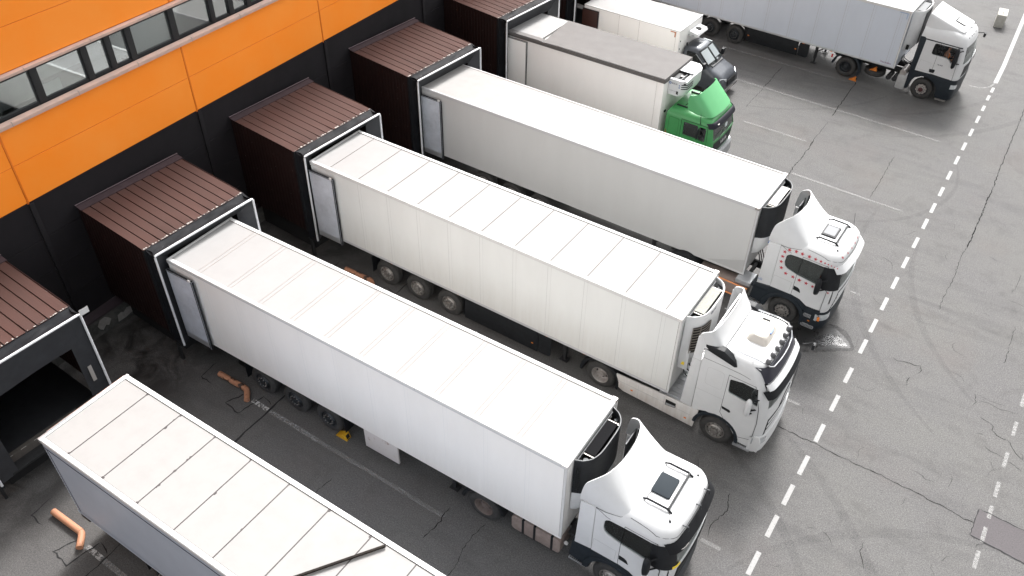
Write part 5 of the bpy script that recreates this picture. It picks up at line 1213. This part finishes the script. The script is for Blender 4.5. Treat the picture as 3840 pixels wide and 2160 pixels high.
J = [(0, 0, .08, .15, .13), (.0, 0, .28, .15, .11), (.02, 0, .46, .18, .11), (.03, 0, .56, .07, .06), (.05, 0, .64, .055, .055), (.07, 0, .72, .085, .075), (.07, 0, .82, .085, .08), (.06, 0, .88, .05, .05)]
E = [(0, 1), (1, 2), (2, 3), (3, 4), (4, 5), (5, 6), (6, 7)]
for s in (-1, 1):
    n0 = len(J); J += [(.02, s*.20, .50, .058), (.12, s*.26, .30, .045), (.20, s*.27, .22, .04), (.36, s*.16, .32, .032), (.44, s*.13, .35, .024), (.50, s*.12, .36, .03)]
    E += [(2, n0)]+[(n0+i, n0+i+1) for i in range(5)]
    n1 = len(J); J += [(.14, s*.12, .07, .085), (.46, s*.16, .10, .06), (.52, s*.16, .02, .055), (.56, s*.16, -.28, .045), (.64, s*.16, -.32, .04)]
    E += [(0, n1)]+[(n1+i, n1+i+1) for i in range(4)]
    for f, (dy, ln_) in enumerate(((-.026, .05), (-.009, .058), (.009, .055), (.026, .045))):
        n2 = len(J); J += [(.53, s*.12+dy, .365, .009), (.53+ln_, s*.12+dy, .345, .008), (.53+ln_*.8, s*.12+dy, .315, .007)]; E += [(n0+5, n2), (n2, n2+1), (n2+1, n2+2)]
    n2 = len(J); J += [(.50, s*.12-s*.03, .385, .009), (.535, s*.12-s*.035, .375, .008)]; E += [(n0+5, n2), (n2, n2+1)]
body = skin_mesh('body', J, E, m_skin, per, (0, 0, 0))
skin_mesh('vest', [(0, 0, .06, .17, .15), (0, 0, .28, .17, .13), (.02, 0, .46, .19, .125), (.02, 0, .52, .12, .10)], [(0, 1), (1, 2), (2, 3)], m_shirt, per, (0, 0, 0))
b = B(); b.lathe([(.0, .075), (.05, .07), (.085, .03), (.095, -.02), (.09, -.06), (.07, -.07)], (.055, 0, .86), 16, 'z'); b.done('hair', mat('dark_hair', (.03, .02, .015), .8), per, smooth=80)
B().box(-.14, -.10, -.75, -.2, .3, .9).done('headrest_cloth', m_shirt2, None) if 0 else None
B().box(ax-.45, ax-.42, lc-1.0, lc+.9, 2.0, 2.95).done('cabin_curtain', m_shirt2, T7)

# ============================================================ TRUCK 5 : green
T5 = thing('box_truck', (3.6, 14.75, 0), -.059, 'green cab box truck with a grey tarpaulin over its white box roof', 'truck')
L = 8.07; W5 = 2.56; H = 3.95; zb = 1.15
b = B(); b.mat(0).box(.0, L-.02, .0, W5, zb, H-.12); b.mat(1).box(0, 1.75, .01, W5-.01, H-.12, H-.012)
b.mat(2).box(L-.30, L, -.006, W5+.006, zb, H-.12); b.box(L-.31, L-.3, -.01, .01, zb, H-.14)
b.done('box_body', [m_side, m_roof, m_side], T5, bevel=.012)
B().box(L-.33, L-.322, -.004, 0.002, zb, H-.14).done('panel_seam', m_seam, T5)
b = B()
def tp(u, v):
    a = .02+(L+.02)*u; l = -.02+(W5+.04)*v
    return (a, l, H+.006+.006*math.sin(a*3+l*2)+.005*math.sin(l*7-a*2))
q = B(); q.mat(0)
def tp2(u, v):
    a = 1.72+(1-v)*.28+(L+.03-1.72-(1-v)*.28)*u; l = -.02+(W5+.04)*v; return (a, l, H+.004+.006*math.sin(a*5+l*4)*math.exp(-((a-2.4)**2))+.004*math.sin(l*9-a*3))
q.grid(tp2, 40, 12)
q.grid(lambda u, v: (.0+(L+.03)*u, -.02-.0*v, H-.0-.02-.10*v), 30, 1); q.grid(lambda u, v: (.0+(L+.03)*u, W5+.02, H-.10*v), 30, 1)
q.grid(lambda u, v: (L+.03, -.02+(W5+.04)*u, H+.004-.12*v), 10, 1)
q.grid(lambda u, v: (.0+2.1*u, -.02+.28*v, H-.004), 6, 1)
q.done('roof_tarpaulin', m_tarp, T5, solid=.006, smooth=50)
B().box(0, L+.04, -.03, -.01, H-.20, H-.09).done('tarpaulin_edge', mat('dark_tarp_edge', (.10, .095, .09), .7), T5, bevel=.008)
B().box(L+.02, L+.045, -.03, W5+.03, H-.20, H-.09).done('tarpaulin_edge', mat('dark_tarp_edge2', (.10, .095, .09), .7), T5, bevel=.008)
for l in (-.06,):
    b = B(); b.mat(0).box(.05, 1.12, l-.03, l+.03, zb, H-.28); b.mat(1).box(1.12, 1.16, l-.04, l+.04, zb-.05, H-.24); b.box(.03, 1.16, l-.04, l+.04, H-.28, H-.24)
    b.done('rear_door', [m_side, m_blk], T5, bevel=.006)
B().box(L, L+.05, .35, .5, 2.25, 2.33).done('clearance_lamp', m_blk, T5, bevel=.01)
# unit
def u5(u):  # plan outline
    l = .45+1.95*u; return (L+.80-.30*max(0, (u-.72)/.28)**2-.0*u-.22*max(0, (.12-u)/.12)**2, l)
zt, zm = 3.84, 3.22
b = B(); N = 16; ot = [u5(i/N) for i in range(N+1)]
plan = [(L+.02, .42)]+[(L+.55, .42)]+ot[1:]+[(L+.02, 2.42)]
lo = [(a if a < L+.1 else L+.02+(a-L-.02)*.86, 1.42+(l-1.42)*.98) for a, l in plan]
n_ = len(plan)
b.mat(0).add([(a, l, zm-.10) for a, l in lo]+[(a, l, zm+.12) for a, l in plan]+[(a, l, zt) for a, l in plan], [tuple(range(n_))]+[(i+k*n_, (i+1) % n_+k*n_, (i+1) % n_+(k+1)*n_, i+(k+1)*n_) for k in (0, 1) for i in range(n_)])
b.add([(L+.02, 1.35, zt), (L+.02, 2.42, zt)]+[(a, l, zt) for a, l in ot[::-1] if l > 1.45]+[(L+.78, 1.35, zt)], [tuple(range(2+len([1 for a, l in ot if l > 1.45])+1))])
b.add([(L+.02, .42, zt), (L+.02, .52, zt), (L+.70, .55, zt), (L+.66, .42, zt)], [(0, 1, 2, 3)])
b.add([(L+.74, .50, zt), (L+.80, .5, zt), (L+.80, 1.4, zt), (L+.74, 1.4, zt)], [(0, 1, 2, 3)])
o = b.done('refrigeration_unit', m_paint, T5, solid=.012, smooth=40)
b = B(); b.mat(0).box(L+.03, L+.74, .5, 1.4, zt-.14, zt-.11); b.mat(1).box(L+.1, L+.3, .6, 1.2, zt-.11, zt-.06); b.mat(2).box(L+.58, L+.70, .62, 1.3, zt-.11, zt-.03); b.mat(3).box(L+.61, L+.67, .70, 1.15, zt-.03, zt-.02)
b.mat(2).tube([(L+.15, .7, zt-.1), (L+.5, .8, zt-.08), (L+.55, 1.2, zt-.1)], .02, 6); b.mat(3).box(L+.3, L+.42, .95, 1.05, zt-.2, zt-.05); b.mat(2).box(L+.42, L+.46, .55, 1.3, zt-.15, zt-.06)
b.done('unit_machinery', [m_hole, m_blk, m_rimd, m_rimw], T5)
b = B()
for i in range(3):
    z = zt-.16-i*.09; P_ = [(u5(u/20)[0]+.014-.0*i, u5(u/20)[1], z) for u in range(0, 8)]; b.strip(P_, [(x, y, zz-.04) for x, y, zz in P_])
b.done('unit_louvre', m_hole, o, solid=.004)
text('BOE-EI', 'unit_lettering', m_txt, T5, .09, side_text(L+.16, .405, zt-.20))
text('THERMO KING', 'unit_lettering', mat('grey_lettering', (.3, .3, .33), .5), T5, .05, side_text(L+.10, .402, zt-.52))
b = B(); b.lathe([(.03, 0), (.055, 0)], (L+.09, .404, zt-.17), 14); b.box(L+.50, L+.55, .402, .408, zt-.22, zt-.18); b.box(L+.50, L+.55, .402, .408, zt-.32, zt-.27); b.done('blue_logo', m_txtb, T5)
B().box(L+.42, L+.50, .402, .41, zt-.62, zt-.48).done('unit_switch', m_hole, T5)
ax, lc = 9.5, 1.3; org = (ax, lc); P = dict(loc=(ax, lc, 0)); hw = 1.2
C = Cab([(.9, -1.15, 1.04, 1.18, .2, .06), (1.3, -1.17, 1.08, 1.2, .2, .06), (1.7, -1.17, 1.10, 1.2, .2, .06), (2.35, -1.17, .96, 1.19, .22, .06), (2.48, -1.16, .92, 1.17, .24, .06), (2.58, -1.13, .85, 1.10, .26, .05), (2.64, -1.08, .74, 1.0, .26, .04), (2.66, -1.0, .6, .88, .24, .03)])
win = rrect(-.33, .34, 1.66, 2.28, .06)+[]
win2 = rrect(.39, .72, 1.62, 2.26, .05)
make_cab(T5, C, org, m_green, [win, win2], (.98, 1.04, 1.70, 2.36), (-1.05, .92, 1.08, 1.2, 2.42), None, hw=1.2)
door_lines(T5, org, 1.2, [(-.44, 1.2), (-.44, 2.38), (.78, 2.36), (.82, 1.2)], m_green, [(-.38, 1.45), (-.2, 1.45), (-.2, 1.4), (-.38, 1.4)], .014)
b = B(); rp = rrect(-1.02, -.56, 1.5, 2.32, .06)
for i in range(len(rp)):
    p0, q0 = Vector(rp[i]), Vector(rp[(i+1) % len(rp)]); t = (q0-p0).normalized(); nn = Vector((-t.y, t.x))*.006; b.prism([tuple(p0+nn), tuple(q0+nn), tuple(q0-nn), tuple(p0-nn)], 'l', -1.19, -1.203)
b.done('pressed_panel_seam', mat('dark_green_seam', (.02, .11, .03), .6), T5, **P)
b = B(); b.prism([(-1.16, 1.28), (-.95, 1.2), (-1.12, 1.7)], 'l', -1.199, -1.204); b.done('rust_patch', mat('rust', (.25, .09, .04), .9), T5, **P)
# roof deflector
base = [(-.30, -1.06, 2.80), (.15, -1.06, 2.70), (.62, -1.00, 2.68), (.80, -.84, 2.69), (.88, -.4, 2.71), (.90, 0, 2.71), (.88, .4, 2.71), (.83, .75, 2.70), (.72, 1.0, 2.69), (.60, 1.06, 2.69)]
top = [(-.33, -1.06, 3.02), (-.31, -1.06, 3.42), (-.14, -1.04, 3.48), (.03, -.86, 3.53), (.10, -.4, 3.58), (.12, 0, 3.59), (.10, .4, 3.58), (.04, .75, 3.54), (-.06, .98, 3.48), (-.14, 1.04, 3.44)]
spoiler(T5, org, base, top, m_greenl, pw=1.0, name='roof_deflector', sm=40)
b = B(); b.box(-.95, -.1, -.72, -.66, 2.66, 2.70); b.box(-.95, -.1, .66, .72, 2.66, 2.72); b.tube([(-.6, -.6, 2.7), (-.15, -.6, 3.3)], .015, 5); b.tube([(-.6, .6, 2.7), (-.15, .6, 3.3)], .015, 5); b.box(-.05, .03, -.9, .9, 2.66, 2.7)
b.done('deflector_strut', m_blk, T5, **P)
B().grid(lambda u, v: (C.front(-1.15+2.3*u, 2.5)+.06+.16*v-.05*abs(2*u-1)**4, (-1.19+2.38*u), 2.55-.02*v-.20*v*v-.05*abs(2*u-1)**3), 24, 5).done('sun_visor', mat('navy_visor', (.008, .0075, .015), .5, spec=.3), T5, solid=.025, smooth=60, **P)
B().box(1.05, 1.09, -.86, -.74, 2.42, 2.45).done('visor_lamp', m_chip, T5, **P)
b = B(); b.grid(lambda u, v: (C.front(-.95+1.9*u, 1.0+.5*v)+.008, -.95+1.9*u, 1.0+.55*v), 12, 3); b.done('grille', m_blk, T5, **P)
b = B()
for i in range(4): b.box(1.09, 1.12, -.30+i*.16, -.2+i*.16, 1.28, 1.42)
b.done('grille_badge', m_chrome, T5, **P)
Cab([(.3, .8, 1.1, 1.18, .22, .08), (.42, .8, 1.22, 1.22, .25, .08), (.85, .8, 1.20, 1.22, .25, .08), (.95, .8, 1.12, 1.2, .25, .08)]).body().done('bumper', mat('silver_bumper', (.35, .36, .37), .4, metal=.4, var=.3, vscale=6), T5, **P)
B().box(-1.15, .9, -1.1, 1.1, .55, .95).done('cab_underside', m_blk2, T5, **P)
mirror(T5, org, 1.2, .42, 2.02, m_blk, h=.5, w=.1, d=.1)
b = B(); b.tube([(1.15, -.7, 1.75), (1.1, -.2, 1.9)], .012, 5); b.tube([(1.15, 0, 1.75), (1.1, .5, 1.9)], .012, 5); b.tube([(.42, -1.2, 2.35), (.4, -1.28, 2.9)], .012, 5); b.done('wiper', m_blk, T5, **P)
B().box(1.08, 1.11, -.05, .12, 1.98, 2.16).done('windscreen_sticker', m_paper, T5, **P)
for a in (2.2, ): wheel(T5, a, .1, 'drive', double=True); wheel(T5, a, W5-.1, 'drive', flip=True, double=True)
wheel(T5, ax, .12, 'steer'); wheel(T5, ax, W5-.12, 'steer', flip=True)
b = B(); b.box(.3, 8.6, .8, .95, .75, 1.15); b.box(.3, 8.6, 1.65, 1.8, .75, 1.15); b.done('chassis_rail', m_blk2, T5)

# ============================================================ VAN 6
T6 = thing('box_van', (4.28, 21.2, 0), -.069, 'small white box van with a dark graphite cab and sunshades behind its windscreen', 'van')
L = 5.43; W6 = 2.49; H = 3.1; zb = .95
b = B(); b.mat(0).box(0, L, 0, W6, zb, H-.03); b.mat(1).box(.0, L-.0, .02, W6-.02, H-.03, H)
b.done('box_body', [m_side, m_roof], T6, bevel=.012)
b = B()
for a in (.9, 2.05, 3.2): b.box(a, a+.012, -.003, .004, zb+.05, H-.06)
b.box(L-.2, L-.19, -.003, .004, zb, H-.05)
b.done('panel_seam', m_seam, T6)
B().box(0, L, -.012, .02, H-.05, H+.01).done('top_rail', m_aluw, T6, bevel=.006); B().box(L-.02, L+.012, -.012, W6+.012, H-.05, H+.01).done('top_rail', m_aluw, T6, bevel=.006)
b = B(); b.box(L-.50, L-.2, -.008, -.002, H-.14, H-.09); b.box(L-.27, L-.21, -.008, -.002, H-.36, H-.09); b.done('orange_corner_tape', mat('burnt_orange_tape', (.45, .16, .05), .5), T6)
b = B(); b.mat(0).box(-.05, .85, -.08, -.03, zb, H-.2); b.mat(1).box(.85, .89, -.09, -.02, zb, H-.18); b.box(-.05, .89, -.09, -.02, H-.2, H-.17)
b.done('rear_door', [m_brownp, m_blk], T6, bevel=.004)
b = B()
for z in (1.6, 2.1, 2.5): B().box(L+.0, L+.02, .15, .19, z, z+.06).done('clearance_lamp', m_hole, T6)
b = B(); b.prism([(L+.0, 2.52), (L+.0, 2.80), (L+.48, 2.72), (L+.55, 2.62), (L+.50, 2.54)], 'l', 1.0, 2.1)
o = b.done('roof_cooling_unit', m_paint, T6, bevel=.02)
B().lathe([(0, .02), (.14, .02), (.16, .005), (.16, -.02)], (L+.25, 1.6, 2.765), 20, 'z').done('fan_grille', m_hole, o)
text('HT 1200', 'unit_lettering', m_txt, T6, .09, Matrix.Translation((L+.0, .996, 2.56)) @ Matrix.Rotation(PI/2, 4, 'X')) 
b = B(); lc = 1.32
secs = [(5.50, 2.12, .88, .82), (5.7, 2.20, .90, .86), (6.15, 2.20, .90, .84), (6.32, 2.14, .91, .80), (7.02, 1.47, .96, .80), (7.15, 1.38, .96, .82), (7.55, 1.22, .93, .74), (7.80, 1.05, .88, .68), (7.90, .85, .84, .7), (7.92, .5, .84, .75), (7.86, .38, .8, .7)]
rings = []
for a, zt_, h_, hu in secs:
    z0 = .42; pts = []
    for i in range(21):
        t = PI*i/20; cx_, sx_ = math.cos(t), math.sin(t); e = .32
        l = -math.copysign(abs(cx_)**e, cx_)*h_; z = abs(sx_)**.35
        zz = min(z0+(zt_-z0)*z, zt_); 
        if zz > 1.3: l *= 1-(1-hu/h_)*min(1, (zz-1.3)/.8)
        pts.append((a, lc+l, zz if i not in (0, 20) else z0))
    rings.append(pts)
for A_, C_ in zip(rings, rings[1:]): b.strip(A_, C_)
b.add(rings[0], [tuple(range(21))]); b.add(rings[-1], [tuple(range(21))])
b.done('cab', m_van, T6, smooth=40)
def wsf(u, v):
    a = 6.99-.64*v; zt_ = 1.505+.635*v; l = (-.80+1.6*u)*(1-.10*v); return (a+.03-.06*(2*u-1)**2, lc+l, zt_+.006-.05*(2*u-1)**4)
def wsf2(u, v): x = wsf(u, v); return (x[0]-.0, x[1], x[2]-.012)
B().grid(lambda u, v: (wsf(u, v)[0]-.002, wsf(u, v)[1], wsf(u, v)[2]-.002), 14, 6).done('windscreen_surround', m_hole, T6, smooth=60)
b = B()
b.grid(lambda u, v: tuple(Vector(wsf(.06+.42*u-.03*v, .12+.78*v))+Vector((.0, 0, .001+.004*math.sin(u*6)))), 8, 6); b.grid(lambda u, v: tuple(Vector(wsf(.56+.36*u, .2+.72*v))+Vector((0, 0, .001+.004*math.sin(u*7)))), 8, 6)
b.grid(lambda u, v: tuple(Vector(wsf(.58+.12*u, .06+.1*v))+Vector((0, 0, .001))), 2, 2)
b.done('sunshade', mat('white_sunshade', (.95, .97, .98), .5), T6, smooth=60)
B().grid(lambda u, v: tuple(Vector(wsf(u, v))+Vector((.008, 0, .012))), 14, 6).done('windscreen', glass('van_glass', (.97, .98, .98), -.02, .0), T6, smooth=60)
for s in (-1, 1): B().prism([(5.75, 1.45), (5.78, 2.05), (6.25, 2.03), (6.85, 1.50), (6.85, 1.42)], 'l', lc+s*.955, lc+s*.86).done('side_window', m_glassd, T6)
text('ATIO', 'door_lettering', m_chip, T6, .14, side_text(6.15, lc-.967, 1.22))
b = B(); b.tube([(7.03, .62, 1.49), (6.95, 1.2, 1.58)], .012, 5); b.tube([(7.05, 1.25, 1.49), (6.97, 1.8, 1.57)], .012, 5); b.prism([(6.98, .7), (7.10, .75), (7.10, 1.9), (6.98, 1.95)], 'z', 1.40, 1.475); b.done('wiper', m_blk, T6)
B().grid(lambda u, v: (7.10+.02*v, .62+1.4*u, 1.43+.01*v), 6, 1).done('bonnet_edge', m_chrome, T6, solid=.01)
for s in (-1, 1):
    B().grid(lambda u, v: (7.93-.22*u-.03, lc+s*(.52+.36*u), .86+.16*v+.04*u), 5, 3).done('headlight', m_lamp, T6, solid=.02, smooth=60)
    b = B(); b.box(6.78, 6.90, lc+s*1.08-.1, lc+s*1.08+.1, 1.45, 1.75); b.tube([(6.8, lc+s*.9, 1.5), (6.85, lc+s*1.05, 1.55)], .02, 6); b.done('mirror', m_blk, T6, bevel=.03)
b = B(); b.mat(0).box(7.925, 7.95, lc-.45, lc+.45, .62, .95); b.mat(1)
for i in range(5): b.box(7.948, 7.958, lc-.43, lc+.43, .65+i*.06, .675+i*.06)
b.done('grille', [m_hole, m_rimd], T6)
B().prism([(.52, .32), (.52, .50), (2.12, .50), (2.12, .32)], 'a', 7.86, 7.98).done('bumper', mat('worn_bumper', (.20, .19, .19), .5, var=.4, vscale=9), T6, bevel=.05)
B().box(7.98, 7.99, lc-.26, lc+.26, .36, .47).done('number_plate', m_chip, T6)
wheel(T6, 7.2, .38, 'steer', z=.36, s=.7); wheel(T6, 7.2, 2.26, 'steer', z=.36, flip=True, s=.7); wheel(T6, 3.4, .3, 'drive', z=.36, s=.7); wheel(T6, 3.4, 2.3, 'drive', z=.36, flip=True, s=.7)
b = B(); b.box(.2, 6.5, .8, .9, .6, .95); b.box(.2, 6.5, 1.7, 1.8, .6, .95); b.done('chassis_rail', m_blk2, T6)
b = B(); b.tube([(5.6, lc-.62, 2.2), (5.6, lc-.66, 2.32)], .05, 8); b.done('roof_beacon', m_blk, T6)

# ============================================================ loose things
def chock(name, loc, rz, m, label, group=None, s=1):
    t = thing(name, loc, rz, label, 'wheel chock', group)
    b = B(); arc = [(.02+.30*(i/8), .03+.20*(i/8)**1.6) for i in range(9)]
    b.prism(arc+[(.38, .23), (.46, .0), (.0, .0)], 'l', -.10, .10)
    o = b.done('wedge', m, t, bevel=.006); o.scale = (s, s, s)
    b = B()
    for i in range(7): b.box(.05+i*.045, .065+i*.045, -.105, .105, .02, .05+.20*((.05+i*.045)/.32)**1.6)
    q = b.done('tread_rib', m, t); q.scale = (s, s, s)
    b = B(); b.box(.455, .462, -.07, .07, .02, .05); b.prism([(.40, .20), (.42, .20), (.45, .07), (.43, .07)], 'l', -.06, .06); q = b.done('handle_recess', m_hole, t); q.scale = (s, s, s)
    return t
def loc2(T, a, l, z=0):
    c_, s_ = math.cos(T.rotation_euler.z), math.sin(T.rotation_euler.z); return (T.location.x+a*c_-l*s_, T.location.y+a*s_+l*c_, z)
chock('wheel_chock', loc2(T2, 6.07, .12, .0), -.0227, m_yellow, 'yellow wheel chock on the ground against a trailer tyre', 'wheel chocks')
chock('wheel_chock', loc2(T7, 11.93, -.02), -.09, m_orangep, 'orange wheel chock on the ground against the far truck drive wheel', 'wheel chocks', .85)
chock('wheel_chock', loc2(T7, 12.75, .22, .71), -.09, m_orangep, 'orange wheel chock stowed above the spare tyre of the far truck', 'wheel chocks', .8)
def pipe(y, m, label):
    t = thing('guide_pipe', (5.1, y, 0), 0, label, 'pipe', 'orange wheel guide pipes on the ground at the docks')
    b = B(); b.tube([(0, 0, .105), (.1, 0, .105), (.6, -.01, .105), (1.15, -.02, .105), (1.25, -.04, .105), (1.33, -.10, .105), (1.58, -.36, .10)], .095, 16); o = b.done('bent_pipe', m, t, smooth=50)
    b = B(); b.lathe([(.099, 0), (.099, .02)], (1.2, -.02, .105), 16, 'a'); b.lathe([(.0, -.004), (.075, -.004)], (0, 0, .105), 14, 'a'); b.done('weld_ring', mat('pipe_weld', (.3, .12, .06), .7), t)
pipe(-11.64, m_pipe, 'smooth orange bent pipe beside the lone cream roofed trailer')
pipe(-5.42, m_piper, 'orange bent pipe with peeling paint beside the trailer with the yellow chock')
pipe(.93, m_piper, 'battered rusty pipe half hidden between two docked trailers')
pipe(7.3, m_piper, 'orange pipe on the ground below the grey sided trailer')
t = thing('concrete_block', (22.62, 38.2, 0), R(0), 'pale grey concrete block with lifting loops at the top right', 'concrete block')
t.rotation_euler = (0, 0, .05)
b = B(); b.prism([(-.25, 0), (-.25, .74), (.25, .74), (.25, 0)], 'l', -.1, 1.05); b.done('block', m_conc, t, bevel=.015)
b = B(); b.tube([(0, .2, .72), (0, .2, .78), (0, .32, .78), (0, .32, .72)], .012, 6); b.tube([(0, .7, .72), (0, .7, .78), (0, .82, .78), (0, .82, .72)], .012, 6); b.done('lifting_loop', m_blk2, t)
